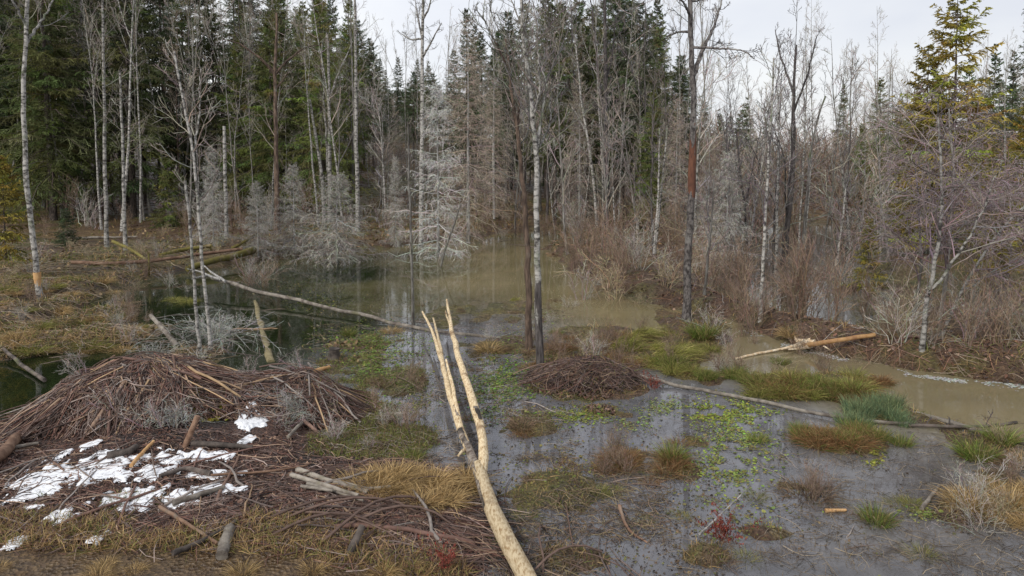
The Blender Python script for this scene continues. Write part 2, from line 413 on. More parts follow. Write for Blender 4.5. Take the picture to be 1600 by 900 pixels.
# ground
def make_ground_mat():
    m, nt, b = new_mat('ground')
    at = N(nt, 'ShaderNodeAttribute', attribute_name='Col')
    g = N(nt, 'ShaderNodeNewGeometry')
    n1 = N(nt, 'ShaderNodeTexNoise', Scale=7.0, Detail=8.0, Roughness=.7); nt.links.new(g.outputs['Position'], n1.inputs['Vector'])
    n2 = N(nt, 'ShaderNodeTexVoronoi', Scale=22.0); nt.links.new(g.outputs['Position'], n2.inputs['Vector'])
    mr = N(nt, 'ShaderNodeMapRange'); mr.inputs[1].default_value = .3; mr.inputs[2].default_value = .7; mr.inputs[3].default_value = .45; mr.inputs[4].default_value = 1.5
    nt.links.new(n1.outputs['Fac'], mr.inputs[0])
    vm = N(nt, 'ShaderNodeVectorMath', operation='SCALE'); nt.links.new(at.outputs['Color'], vm.inputs[0]); nt.links.new(mr.outputs[0], vm.inputs['Scale'])
    # scattered single leaves: voronoi cells tinted red brown / straw
    cr_ = N(nt, 'ShaderNodeValToRGB'); cr_.color_ramp.elements[0].color = (.6, .42, .34, 1); cr_.color_ramp.elements[1].color = (1.5, 1.25, .95, 1)
    sx = N(nt, 'ShaderNodeSeparateColor'); nt.links.new(n2.outputs['Color'], sx.inputs[0]); nt.links.new(sx.outputs[0], cr_.inputs[0])
    mul = N(nt, 'ShaderNodeMix', data_type='RGBA', blend_type='MULTIPLY'); mul.inputs[0].default_value = .8
    nt.links.new(vm.outputs[0], mul.inputs[6]); nt.links.new(cr_.outputs[0], mul.inputs[7])
    nt.links.new(mul.outputs[2], b.inputs['Base Color'])
    rr = N(nt, 'ShaderNodeTexNoise', Scale=2.2, Detail=4.0); nt.links.new(g.outputs['Position'], rr.inputs['Vector'])
    rm_ = N(nt, 'ShaderNodeMapRange'); rm_.inputs[1].default_value = .42; rm_.inputs[2].default_value = .6; rm_.inputs[3].default_value = .28; rm_.inputs[4].default_value = .85
    nt.links.new(rr.outputs['Fac'], rm_.inputs[0]); nt.links.new(rm_.outputs[0], b.inputs['Roughness']); b.inputs['Specular IOR Level'].default_value = .45
    ad = N(nt, 'ShaderNodeMath', operation='ADD'); nt.links.new(n1.outputs['Fac'], ad.inputs[0]); nt.links.new(n2.outputs['Distance'], ad.inputs[1])
    bp = N(nt, 'ShaderNodeBump', Strength=.9, Distance=.06); nt.links.new(ad.outputs[0], bp.inputs['Height']); nt.links.new(bp.outputs[0], b.inputs['Normal'])
    return m
M_GROUND = make_ground_mat()

def make_water_mat():
    m, nt, b = new_mat('pond_water')
    nt.nodes.remove(b)
    at = N(nt, 'ShaderNodeAttribute', attribute_name='Col')
    al = N(nt, 'ShaderNodeAttribute', attribute_name='Turb')
    g = N(nt, 'ShaderNodeNewGeometry')
    n1 = N(nt, 'ShaderNodeTexNoise', Scale=2.6, Detail=4.0); nt.links.new(g.outputs['Position'], n1.inputs['Vector'])
    n2 = N(nt, 'ShaderNodeTexNoise', Scale=.8, Detail=5.0, Roughness=.65, Distortion=.8); nt.links.new(g.outputs['Position'], n2.inputs['Vector'])
    bp = N(nt, 'ShaderNodeBump', Strength=.10, Distance=.015); nt.links.new(n1.outputs['Fac'], bp.inputs['Height'])
    r = N(nt, 'ShaderNodeMapRange'); r.inputs[1].default_value = .42; r.inputs[2].default_value = .62; r.inputs[3].default_value = .02; r.inputs[4].default_value = .16
    nt.links.new(n2.outputs['Fac'], r.inputs[0])
    sp3 = N(nt, 'ShaderNodeSeparateColor'); nt.links.new(al.outputs['Color'], sp3.inputs[0])
    rm = N(nt, 'ShaderNodeMath', operation='MULTIPLY'); nt.links.new(r.outputs[0], rm.inputs[0]); nt.links.new(sp3.outputs[1], rm.inputs[1])
    ra = N(nt, 'ShaderNodeMath', operation='ADD'); nt.links.new(rm.outputs[0], ra.inputs[0]); ra.inputs[1].default_value = .015
    n4 = N(nt, 'ShaderNodeTexNoise', Scale=1.5, Detail=9.0, Roughness=.72, Distortion=.5); nt.links.new(g.outputs['Position'], n4.inputs['Vector'])
    r4 = N(nt, 'ShaderNodeMapRange'); r4.inputs[1].default_value = .36; r4.inputs[2].default_value = .64; r4.inputs[3].default_value = .62; r4.inputs[4].default_value = 1.22
    nt.links.new(n4.outputs['Fac'], r4.inputs[0])
    gl = N(nt, 'ShaderNodeBsdfGlossy'); nt.links.new(ra.outputs[0], gl.inputs['Roughness']); nt.links.new(bp.outputs[0], gl.inputs['Normal'])
    gl.inputs[0].default_value = (.97, .97, 1, 1)
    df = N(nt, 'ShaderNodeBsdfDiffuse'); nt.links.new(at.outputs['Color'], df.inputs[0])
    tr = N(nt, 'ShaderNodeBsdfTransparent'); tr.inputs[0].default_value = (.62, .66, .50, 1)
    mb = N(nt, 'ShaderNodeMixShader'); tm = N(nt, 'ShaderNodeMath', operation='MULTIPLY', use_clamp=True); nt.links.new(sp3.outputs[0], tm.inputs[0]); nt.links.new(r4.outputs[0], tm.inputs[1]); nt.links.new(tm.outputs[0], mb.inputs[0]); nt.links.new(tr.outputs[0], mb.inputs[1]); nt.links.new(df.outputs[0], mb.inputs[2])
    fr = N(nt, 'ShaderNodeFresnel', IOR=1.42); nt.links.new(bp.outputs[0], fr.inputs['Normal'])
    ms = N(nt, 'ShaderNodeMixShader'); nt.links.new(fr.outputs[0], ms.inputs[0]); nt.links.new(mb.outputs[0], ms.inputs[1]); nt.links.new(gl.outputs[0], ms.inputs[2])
    nt.links.new(ms.outputs[0], nt.nodes['Material Output'].inputs[0])
    return m
M_WATER = make_water_mat()
def make_snow_mat():
    m, nt, b = new_mat('snow')
    b.inputs['Base Color'].default_value = (.86, .88, .92, 1); b.inputs['Roughness'].default_value = .6
    g = N(nt, 'ShaderNodeNewGeometry'); n1 = N(nt, 'ShaderNodeTexNoise', Scale=24.0, Detail=5.0); nt.links.new(g.outputs['Position'], n1.inputs['Vector'])
    cr_ = N(nt, 'ShaderNodeValToRGB'); cr_.color_ramp.elements[0].position = .3; cr_.color_ramp.elements[0].color = (.42, .43, .46, 1)
    cr_.color_ramp.elements[1].position = .48; cr_.color_ramp.elements[1].color = (.84, .86, .89, 1)
    nt.links.new(n1.outputs['Fac'], cr_.inputs[0]); nt.links.new(cr_.outputs[0], b.inputs['Base Color'])
    bp = N(nt, 'ShaderNodeBump', Strength=.5, Distance=.02); nt.links.new(n1.outputs['Fac'], bp.inputs['Height']); nt.links.new(bp.outputs[0], b.inputs['Normal'])
    return m
M_SNOW = make_snow_mat()

# ------------------------------------------------------------------ ground and water
def grid_mesh(xs, ys, zf, colf, name, mat):
    X, Y = np.meshgrid(xs, ys); n, m = X.shape
    Z = zf(X.ravel(), Y.ravel())
    i = np.arange(n * m).reshape(n, m)
    q = np.stack([i[:-1, :-1], i[:-1, 1:], i[1:, 1:], i[1:, :-1]], -1).reshape(-1, 4)
    g = G(); g.add(np.stack([X.ravel(), Y.ravel(), Z], -1), q, c=colf(X.ravel(), Y.ravel(), Z))
    return g.mesh(name, mat)
def lerp(a, b, t):
    return a * (1 - t[:, None]) + np.asarray(b) * t[:, None]
def ground_col(x, y, z):
    u, v = to_px(x, np.maximum(y, 2.0))
    n = fbm(x * .8, y * .8, 5); n2 = fbm(x * .35, y * .35, 15); n3 = fbm(x * 2.5, y * 2.5, 25)
    c = np.tile(np.array([.085, .06, .042]), (len(x), 1))                                  # brown forest floor
    c = lerp(c, (.13, .10, .05), sstep(.45, .6, n) * (y > 20))
    c = lerp(c, (.075, .09, .03), sstep(.52, .66, n2) * .8)
    lb = (y > 12) * (x < -6) * (y < 36)
    c = lerp(c, (.10, .085, .048), lb * sstep(.42, .6, n)); c = lerp(c, (.045, .037, .03), lb * sstep(.55, .66, 1 - n3))                                     # straw on the left bank
    c = lerp(c, (.10, .105, .035), lb * sstep(.55, .65, n3) * .8)
    rb = sstep(-.2, .2, sdist(LAND[2], x, y)) * (x > 1)
    c = lerp(c, (.085, .058, .045), rb * .8); c = lerp(c, (.09, .095, .035), rb * sstep(.52, .62, n3) * .7)                                                   # red brown debris
    fg = sstep(-.2, .3, sdist(LAND[0], x, y))
    c = lerp(c, (.075, .048, .042), fg)
    c = lerp(c, (.034, .031, .034), fg * sstep(.46, .58, n))
    c = lerp(c, (.105, .08, .048), fg * sstep(850, 890, v + (n3 - .5) * 90 + (u < 250) * 25))
    c = lerp(c, (.075, .066, .04), sstep(.02, -.06, z))                                      # pond bed
    c = lerp(c, (.035, .045, .014), sstep(-.1, -.4, z) * (x < -2))
    isle = np.zeros(len(x))
    for cx, cy, rx, ry, hh in ISLES:
        isle = np.maximum(isle, np.exp(-(((x - cx) / rx) ** 2 + ((y - cy) / ry) ** 2) ** 2))
    c = lerp(c, (.11, .105, .035), isle * sstep(.42, .58, n3) * (z > -.03))
    return c
GROUND = setp(link('ground', grid_mesh(GX, GY, height, ground_col, 'ground', M_GROUND)), kind='structure')

WC = []
def wc(px, col, op, ro):
    for u, v in px: WC.append((*at_z(u, v)[:2], *col, op, ro))
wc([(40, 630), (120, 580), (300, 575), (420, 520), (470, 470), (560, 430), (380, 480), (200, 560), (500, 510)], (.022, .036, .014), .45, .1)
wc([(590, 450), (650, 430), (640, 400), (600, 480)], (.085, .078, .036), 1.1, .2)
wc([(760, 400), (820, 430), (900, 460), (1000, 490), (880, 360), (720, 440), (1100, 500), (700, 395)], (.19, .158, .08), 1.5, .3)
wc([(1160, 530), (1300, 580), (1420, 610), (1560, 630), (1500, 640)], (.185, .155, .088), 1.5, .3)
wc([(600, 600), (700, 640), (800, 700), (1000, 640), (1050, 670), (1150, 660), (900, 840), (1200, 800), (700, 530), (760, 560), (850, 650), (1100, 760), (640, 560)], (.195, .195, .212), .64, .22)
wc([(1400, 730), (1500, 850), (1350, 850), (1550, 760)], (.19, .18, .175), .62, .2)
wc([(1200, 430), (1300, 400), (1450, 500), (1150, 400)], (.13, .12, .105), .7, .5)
WC = np.array(WC)
wx = axis(-70, 130, -14, 16, .35, 1.15); wy = axis(-8, 62, 6, 40, .35, 1.12)
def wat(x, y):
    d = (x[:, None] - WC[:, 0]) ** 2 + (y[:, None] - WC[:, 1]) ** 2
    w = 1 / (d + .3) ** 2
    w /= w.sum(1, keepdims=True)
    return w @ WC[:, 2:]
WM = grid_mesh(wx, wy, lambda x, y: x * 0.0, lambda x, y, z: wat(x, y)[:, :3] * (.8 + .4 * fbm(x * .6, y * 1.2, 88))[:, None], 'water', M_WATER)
X_, Y_ = np.meshgrid(wx, wy); tb = wat(X_.ravel(), Y_.ravel())[:, 3:]
ca = WM.color_attributes.new('Turb', 'FLOAT_COLOR', 'POINT')
ca.data.foreach_set('color', np.concatenate([tb, np.zeros((len(tb), 1)), np.ones((len(tb), 1))], 1).ravel().astype(np.float32))
setp(link('water', WM), kind='structure')

# ------------------------------------------------------------------ plant generators
def spath(rng, H, lean=(0, 0), wob=.02, K=12, curve=0.0):
    s = np.linspace(0, 1, K); az = rng.uniform(0, 6.28)
    P = np.zeros((K, 3)); P[:, 2] = s * H
    w = np.cumsum(rng.normal(0, wob, (K, 2)), 0) * H / K * 2; w -= w[0]
    P[:, 0] = lean[0] * s * H + w[:, 0] + curve * np.cos(az) * s * (1 - s) * H; P[:, 1] = lean[1] * s * H + w[:, 1] + curve * np.sin(az) * s * (1 - s) * H
    return P
def grow(rng, P, Rr, n, f0, f1, L, ang, up, wob, K, ratio=.55, rl=.016, flat=0.0, lj=.45):
    """children of the paths P (M,K,3): n each, at fraction f0..f1, length L (scalar, or of parent length when < 0)"""
    M, Kp, _ = P.shape
    plen = np.linalg.norm(P[:, 1:] - P[:, :-1], axis=-1).sum(1)
    idx = np.repeat(np.arange(M), n); Mn = M * n
    t = (np.tile(np.arange(n), M) + rng.uniform(0, 1, Mn)) / n * (f1 - f0) + f0
    sg = np.clip(t, 0, .999) * (Kp - 1); i = sg.astype(int); fr = (sg - i)[:, None]
    a = P[idx, i]; b = P[idx, i + 1]; pos = a + (b - a) * fr; T = nrm(b - a)
    r0 = Rr[idx, i] * (1 - fr[:, 0]) + Rr[idx, i + 1] * fr[:, 0]
    rv = rng.normal(size=(Mn, 3)); rv[:, 2] *= (1 - flat)
    pe = nrm(rv - (rv * T).sum(1, keepdims=True) * T)
    an = np.clip(ang + rng.normal(0, .2, Mn), .1, 2.2)[:, None]
    d = np.cos(an) * T + np.sin(an) * pe
    ln = (np.where(L > 0, L, -L * plen[idx])) * rng.uniform(1 - lj, 1 + lj, Mn) * (1.15 - .6 * (t - f0) / max(f1 - f0, .01))
    pts = [pos]; p = pos.copy()
    for k in range(K - 1):
        p = p + d * (ln / (K - 1))[:, None]; pts.append(p.copy())
        d = d + rng.normal(0, wob, (Mn, 3)); d[:, 2] += up / (K - 1); d = nrm(d)
    Pn = np.stack(pts, 1)
    r1 = np.minimum(r0 * ratio, ln * rl)
    Rn = r1[:, None] * np.linspace(1, .25, K)[None]
    return Pn, Rn
def cvar(rng, base, n, v=.25, hue=.08):
    b = np.asarray(base)
    return b[None] * (1 + rng.normal(0, v, (n, 1)).clip(-.6, .8)) * (1 + rng.normal(0, hue, (n, 3)))

def bare_tree(seed, H=18, r0=.11, lo=.4, n1=26, L1=2.6, ang=.75, up=.7, n2=7, n3=5, col=(.24, .225, .21), droop=0.0, lean=(0, 0), fork=0, wob=.02, tw=.011, trunk=None, curve=.0):
    rng = np.random.default_rng(seed)
    P = spath(rng, H, lean, wob, curve=curve) if trunk is None else trunk
    K = len(P)
    Rr = r0 * (1 - np.linspace(0, 1, K) * .88); Rr[0] *= 1.3
    gt = G(); gb = G()
    gt.tubes(P, Rr, 7, rough=.06, rng=rng)
    mains = P[None]; mr = Rr[None]
    if fork:
        Pf, Rf = grow(rng, P[None], Rr[None], fork, lo * .9, .75, -.42, .35, .5, .06, 12, ratio=.75, rl=.05)
        gt.tubes(Pf, Rf, 6)
        mains = np.concatenate([mains, Pf]); mr = np.concatenate([mr, Rf])
    n1a = max(3, int(n1 / len(mains)))
    P1, R1 = grow(rng, P[None], Rr[None], n1a, lo, .98, L1, ang, up, .12, 7, rl=.014)
    if fork:
        Pa, Ra = grow(rng, Pf, Rf, n1a, .15, .98, L1 * .7, ang, up, .12, 7, rl=.014); P1 = np.concatenate([P1, Pa]); R1 = np.concatenate([R1, Ra])
    P2, R2 = grow(rng, P1, R1, n2, .2, 1, -.42, .7, up * .6 - droop, .15, 5, rl=.012)
    gb.tubes(P1, np.maximum(R1, tw * .9), 4, col=cvar(rng, col, len(P1)))
    gb.tubes(P2, np.maximum(R2, tw * .55), 3, col=cvar(rng, col, len(P2)))
    if n3:
        P3, R3 = grow(rng, P2, R2, n3, .15, 1, -.5, .7, up * .4 - droop * 1.5, .18, 4)
        gb.blades(P3, np.full(P3.shape[:2], tw) * np.linspace(1, .4, 4), cvar(rng, col, len(P3)), rng=rng)
    return gt, gb

def spruce(seed, H=20, clear=.15, Lmax=2.6, droop=.35, col=(.05, .068, .026), dens=8.0, nsec=11, nb=3, dead=False, dcol=(.26, .25, .235), bw=.09, top=.75, r0=None):
    rng = np.random.default_rng(seed)
    P = spath(rng, H, (0, 0), .006); K = len(P)
    Rr = (r0 or H * .0095) * (1 - np.linspace(0, 1, K) * .94)
    gt = G(); gb = G(); gf = G()
    gt.tubes(P, Rr, 8, rough=.05, rng=rng)
    n = int(H * dens * (1 - clear))
    f = np.sort(clear + (1 - clear) * rng.uniform(0, 1, n) ** .95 * .985)
    g = (f - clear) / (1 - clear)
    L = Lmax * (1 - g) ** top * rng.uniform(.55, 1.15, n) * np.clip(.45 + g * 6, .45, 1) + .18
    L *= 1 + .25 * np.sin(np.arange(n) * .9)
    az = np.arange(n) * 2.4 + rng.normal(0, .3, n)
    e = -.15 + .75 * g ** 1.5 + rng.normal(0, .1, n)
    K1 = 6; s = np.linspace(0, 1, K1)[None]
    rr = L[:, None] * s * np.cos(e)[:, None]
    zz = L[:, None] * (s * np.sin(e)[:, None] - droop * (1 - g)[:, None] * s ** 2 + .16 * s ** 4)
    base = np.stack([np.interp(f, np.linspace(0, 1, K), P[:, 0]), np.interp(f, np.linspace(0, 1, K), P[:, 1]), f * H], -1)
    P1 = base[:, None, :] + np.stack([rr * np.cos(az)[:, None], rr * np.sin(az)[:, None], zz], -1)
    P1[:, 1:] += rng.normal(0, .03, P1[:, 1:].shape) * L[:, None, None]
    R1 = np.clip(L * .011, .008, .03)[:, None] * np.linspace(1, .3, K1)[None]
    bc = cvar(rng, dcol if dead else (.11, .095, .08), n)
    gb.tubes(P1, R1, 3, col=bc)
    # dead stubs on the lower trunk
    if clear > .12 and not dead:
        Ps, Rs = grow(rng, P[None], Rr[None], int(clear * H * 4), .08, clear + .1, 1.0, 1.5, -.5, .15, 4)
        gb.tubes(Ps, np.maximum(Rs, .009), 3, col=cvar(rng, (.2, .19, .18), len(Ps)))
    # side sprays
    t = (np.tile(np.arange(nsec), n) + rng.uniform(0, 1, n * nsec)) / nsec * .88 + .12
    idx = np.repeat(np.arange(n), nsec)
    sg = t * (K1 - 1) * .999; i = sg.astype(int); fr = (sg - i)[:, None]
    a = P1[idx, i]; b = P1[idx, i + 1]; pos = a + (b - a) * fr; T = nrm(b - a)
    sd_ = np.where(np.arange(n * nsec) % 2 == 0, 1., -1.)[:, None]
    S = nrm(np.cross(T, np.array([0, 0, 1.]))) * sd_
    d = nrm(T * .75 + S * rng.uniform(.5, 1.1, (len(T), 1)) + np.array([0, 0, -1.]) * rng.uniform(-.05, .75 if not dead else .9, (len(T), 1)))
    l2 = (.10 + .34 * L[idx] * (1.1 - t)).clip(.12, .95) * rng.uniform(.6, 1.3, len(t))
    m = pos + d * (l2 * .5)[:, None]; q = pos + d * l2[:, None]; q[:, 2] -= l2 * (.22 if not dead else .35); m[:, 2] -= l2 * .03
    P2 = np.stack([pos, m, q], 1)
    if dead:
        gb.blades(P2, np.full(P2.shape[:2], .014) * np.array([1, .8, .5]), cvar(rng, dcol, len(P2), .3), rng=rng)
        P3, R3 = grow(rng, P2, np.full(P2.shape[:2], .01), nb, .1, 1, -.5, .8, -.6, .2, 3)
        gb.blades(P3, np.full(P3.shape[:2], .009) * np.array([1, .8, .5]), cvar(rng, dcol, len(P3), .35), rng=rng)
        return gt, gb, None
    bcol = cvar(rng, col, n, .22, .10)[idx]
    ccol = bcol * (1 + rng.normal(0, .15, (len(bcol), 1))).clip(.5, 1.6)
    up_side = np.cross(d, S) + rng.normal(0, .5, d.shape)
    gf.blades(P2, np.array([.5, 1.0, .25]) * bw * rng.uniform(.8, 1.4, (len(P2), 1)), np.repeat(ccol[:, None], 3, 1) * np.array([.85, 1., 1.25])[None, :, None], side=S + rng.normal(0, .5, S.shape))
    P3, R3 = grow(rng, P2, np.full(P2.shape[:2], .01), nb, .05, 1, -.42, .85, -.8, .2, 3, lj=.4)
    c3 = np.repeat(ccol, nb, 0) * (1 + rng.normal(0, .15, (len(P3), 1)))
    gf.blades(P3, np.array([.6, 1., .2]) * bw * .75 * rng.uniform(.7, 1.3, (len(P3), 1)), np.repeat(c3[:, None], 3, 1) * np.array([.9, 1., 1.2])[None, :, None], rng=rng)
    return gt, gb, gf

def shrub(seed, H=1.8, n=10, spread=.5, col=(.2, .15, .11), n2=6, n3=4, tw=.009, up=.5, droop=0.0):
    rng = np.random.default_rng(seed); K = 6
    az = rng.uniform(0, 6.28, n); tl = np.abs(rng.normal(0, spread, n)); h = H * rng.uniform(.5, 1.1, n)
    s = np.linspace(0, 1, K)[None]
    P = np.stack([(np.cos(az) * .12 * H)[:, None] * rng.uniform(0, 1, (n, 1)) + (np.cos(az) * tl * h)[:, None] * s ** 1.3, (np.sin(az) * .12 * H)[:, None] * rng.uniform(0, 1, (n, 1)) + (np.sin(az) * tl * h)[:, None] * s ** 1.3,
                  h[:, None] * (s - droop * s ** 2.5) - .08], -1)
    P[:, 1:] += rng.normal(0, .03 * H, P[:, 1:].shape)
    R0 = np.full((n, K), .011 * max(H / 1.8, .6)) * np.linspace(1, .4, K)
    g = G(); g.tubes(P, R0, 4, col=cvar(rng, col, n))
    P2, R2 = grow(rng, P, R0, n2, .2, 1, -.4, .6, up - droop, .15, 5)
    g.tubes(P2, np.maximum(R2, tw * .5), 3, col=cvar(rng, col, len(P2)))
    if n3:
        P3, R3 = grow(rng, P2, R2, n3, .15, 1, -.5, .7, up * .5 - droop * 2, .2, 3)
        g.blades(P3, np.full(P3.shape[:2], tw) * np.array([1, .8, .4]), cvar(rng, col, len(P3), .3), rng=rng)
    return g

def tussock(seed, n=420, L=.6, rad=.22, cols=((.12, .16, .04), (.30, .24, .11), (.20, .12, .06)), w=(.5, .35, .15), arch=.7, bw=.010, up=1.0, flat=None):
    rng = np.random.default_rng(seed); K = 5
    az = rng.uniform(0, 6.28, n); r = rad * np.sqrt(rng.uniform(0, 1, n))
    if flat is not None: az2 = flat + rng.normal(0, .5, n)
    else: az2 = az + rng.normal(0, .5, n)
    ln = L * rng.uniform(.45, 1.1, n); out = (.12 + .75 * r / rad) * rng.uniform(.5, 1.2, n) * arch
    s = np.linspace(0, 1, K)[None]
    hx = ln[:, None] * (out[:, None] * s + arch * .55 * out[:, None] * s ** 2.5)
    hzv = ln[:, None] * up * (s * np.sqrt(np.clip(1 - out ** 2 * .5, .15, 1))[:, None] - .55 * out[:, None] * s ** 2.6) - .05
    P = np.stack([(r * np.cos(az))[:, None] + np.cos(az2)[:, None] * hx, (r * np.sin(az))[:, None] + np.sin(az2)[:, None] * hx, hzv], -1)
    P[:, 1:] += np.cumsum(rng.normal(0, .035 * L, P[:, 1:].shape), 1)
    br = rng.uniform(0, 1, n) < .22; P[br, 3:, 2] -= (L * rng.uniform(.1, .35, br.sum()))[:, None]; P[..., 2] = np.maximum(P[..., 2], -.05)
    ci = rng.choice(len(cols), n, p=w); c = np.array(cols)[ci] * (1 + rng.normal(0, .38, (n, 1))).clip(.3, 1.9)
    # dead blades lie lower
    P[ci == 2, :, 2] *= .55
    g = G()
    cc = np.repeat(c[:, None], K, 1); cc[:, -1] = cc[:, -1] * .6 + np.array([.3, .22, .1]) * .4
    g.blades(P, bw * np.array([.8, 1, .9, .6, .12])[None] * rng.uniform(.4, 1.5, (n, 1)), cc, rng=rng)
    return g

# ------------------------------------------------------------------ tree stock (shared meshes)
BARK = dict(birch=M_BIRCH, grey=M_GREY, dark=M_DARK, brown=M_BROWN, spruce=M_SPRUCE, dead=M_DEAD, scaly=M_SCALY)
def stock_spruce(nm, **k):
    a, b, c = spruce(**k)
    return dict(H=k['H'], parts=[('trunk', a.mesh(nm + '_trunk', M_SPRUCE if not k.get('dead') else M_DEAD))] +
                ([('branches', b.mesh(nm + '_branches', M_TWIG))]) + ([('crown', c.mesh(nm + '_needles', M_NEEDLE, False))] if c else []))
def stock_bare(nm, bark='grey', **k):
    a, b = bare_tree(**k)
    return dict(H=k['H'], parts=[('trunk', a.mesh(nm + '_trunk', BARK[bark])), ('branches', b.mesh(nm + '_branches', M_TWIG))])
def plant(st, name, label, cat, loc, H, rz=0.0, wide=1.0, group=None, tilt=(0, 0)):
    s = H / st['H']
    e = thing(name, label, cat, loc, rz, (s * wide, s * wide, s), group, tilt)
    for nm, me in st['parts']:
        link(nm, me, e)
    return e
GREEN = (.130, .148, .058); DKGREEN = (.094, .120, .060); YGREEN = (.27, .23, .05); LGREEN = (.165, .185, .058)
SPR = [stock_spruce('spruce%d' % i, seed=100 + i, H=22, clear=cl, Lmax=lm, droop=dr, col=co, dens=9, nsec=16, nb=11, bw=.055)
       for i, (cl, lm, dr, co) in enumerate([(.10, 4.2, .5, GREEN), (.20, 3.6, .45, DKGREEN), (.32, 3.4, .42, GREEN), (.07, 4.4, .55, LGREEN), (.26, 3.8, .5, DKGREEN)])]
YSPR = [stock_spruce('yspruce%d' % i, seed=130 + i, H=12, clear=.12, Lmax=2.4, droop=.22, col=YGREEN, dens=11, nsec=16, nb=8, bw=.06, top=.62) for i in range(2)]
SMALLSP = [stock_spruce('young%d' % i, seed=140 + i, H=5, clear=.04, Lmax=1.3, droop=.25, col=co, dens=20, nsec=11, nb=6, bw=.05) for i, co in enumerate([LGREEN, DKGREEN, YGREEN])]
FARSP = [stock_spruce('far%d' % i, seed=150 + i, H=18, clear=.06, Lmax=2.6, droop=.3, col=co, dens=8, nsec=11, nb=4, bw=.15) for i, co in enumerate([DKGREEN, (.085, .105, .06)])]
DEADSP = [stock_spruce('dead%d' % i, seed=160 + i, H=H, clear=.03, Lmax=lm, droop=dr, dead=True, dcol=dc, dens=dn, nsec=13, nb=6, top=.7)
          for i, (H, lm, dr, dc, dn) in enumerate([(5, 2.0, .35, (.38, .365, .325), 30), (9, 2.0, .15, (.46, .455, .43), 14), (13, 2.8, .4, (.33, .275, .225), 14), (7, 1.9, .3, (.36, .345, .315), 22)])]
TWG = (.35, .315, .27)
BARE = [stock_bare('bare%d' % i, bark=bk, seed=200 + i, H=18, r0=r0, lo=lo, n1=n1, L1=l1, ang=an, up=up, n2=7, n3=5, fork=fk, col=co, lean=le, curve=cu)
        for i, (bk, r0, lo, n1, l1, an, up, fk, co, le, cu) in enumerate([
            ('birch', .11, .5, 26, 2.2, .6, .8, 2, TWG, (.02, 0), .05), ('grey', .12, .4, 30, 2.5, .8, .6, 2, TWG, (-.03, .02), .04), ('grey', .09, .55, 22, 1.9, .5, .9, 3, (.38, .34, .29), (.03, .02), .1),
            ('dark', .12, .45, 28, 2.4, .7, .8, 2, (.17, .15, .15), (0, 0), .04), ('birch', .08, .3, 30, 1.8, .9, .3, 0, TWG, (.05, 0), .06), ('brown', .10, .35, 34, 2.2, .9, .2, 0, (.34, .27, .215), (-.02, 0), .04)])]
THIN = [stock_bare('thin%d' % i, bark=bk, seed=220 + i, H=9, r0=.05, lo=.2, n1=24, L1=1.2, ang=.7, up=.7, n2=6, n3=4, fork=fk, col=co, lean=le, curve=.08)
        for i, (bk, fk, co, le) in enumerate([('grey', 0, (.36, .315, .265), (.05, 0)), ('birch', 1, (.42, .39, .36), (-.06, .02)), ('grey', 0, (.33, .28, .25), (.02, 0)), ('dark', 1, (.18, .16, .155), (0, 0))])]

rngp = np.random.default_rng(7)
def skyline(u):
    return float(np.interp(u, [-200, 0, 250, 330, 420, 450, 480, 520, 560, 590, 640, 700, 740, 770, 800, 850, 950, 1040, 1075, 1110, 1150, 1250, 1330, 1400, 1450, 1540, 1600, 1800],
                           [-260, -240, -160, -80, -80, -10, -10, -60, -10, 70, 90, 90, 30, 50, 0, -60, -60, 0, 110, 170, 190, 190, 170, 150, 110, 110, 90, 60]))
def zone(u):
    return ('far left' if u < 260 else 'left' if u < 560 else 'middle' if u < 790 else 'centre right' if u < 1090 else 'right')
ZT = {'far left': 'deep in the dark wood at far left', 'left': 'in the forest wall behind the left dead spruces', 'middle': 'in the wood beyond the head of the pond',
      'centre right': 'in the dense stand behind the paired trunks', 'right': 'beyond the flooded right bank'}
# forest wall: living spruces and bare trees row behind row
KN = ('broad green', 'slim dark green', 'high crowned green', 'light green sweeping', 'dark long trunked')
BN = ('pale birch like bare tree', 'grey leafless tree', 'thin light grey leafless tree', 'dark leafless tree', 'slender pale leafless tree', 'brownish leafless tree')
def forest(n, ur, yr, pspr, jit, kinds, bkinds, top_off=0, far=False):
    for i in range(n):
        u = ur[0] + (ur[1] - ur[0]) * (i + rngp.uniform(0, 1)) / n
        y = rngp.uniform(*yr)
        p = at_y(u, 250, y); x = p[0]
        z = hz(x, y)
        tv = skyline(u) + top_off + abs(rngp.normal(0, jit))
        H = float(np.clip(at_y(u, tv, y)[2] - z, 5, 30)); zn = zone(u)
        if rngp.uniform() < pspr:
            k = int(rngp.choice(kinds))
            st = SPR[k] if not far else FARSP[k % 2]
            nm = KN[k] if not far else 'small distant'
            plant(st, 'spruce_tree', f'{nm} spruce {ZT[zn]}', 'spruce', (x, y, z - .1), H, rngp.uniform(0, 6.28), rngp.uniform(.85, 1.2) * (1 if H > 14 else 1.2), f'{nm} spruces {ZT[zn]}')
        else:
            k = int(rngp.choice(bkinds)); nm = BN[k]
            plant(BARE[k], 'bare_tree', f'{nm} {ZT[zn]}', 'tree', (x, y, z - .1), H * rngp.uniform(.8, 1.0), rngp.uniform(0, 6.28), rngp.uniform(.9, 1.3), f'{nm}s {ZT[zn]}', (rngp.normal(0, .03), rngp.normal(0, .03)))
forest(20, (-120, 300), (44, 56), .55, 50, (0, 1, 3, 4), (0, 1, 2, 4))
forest(24, (-150, 420), (56, 72), .7, 40, (0, 1, 2, 4), (1, 3, 5))
forest(18, (-150, 560), (72, 95), .8, 30, (1, 2, 4), (1, 3))
forest(15, (300, 580), (46, 60), .4, 60, (0, 2, 3), (0, 1, 2, 4, 5))
forest(10, (420, 600), (60, 80), .55, 40, (1, 2, 4), (1, 2, 5))
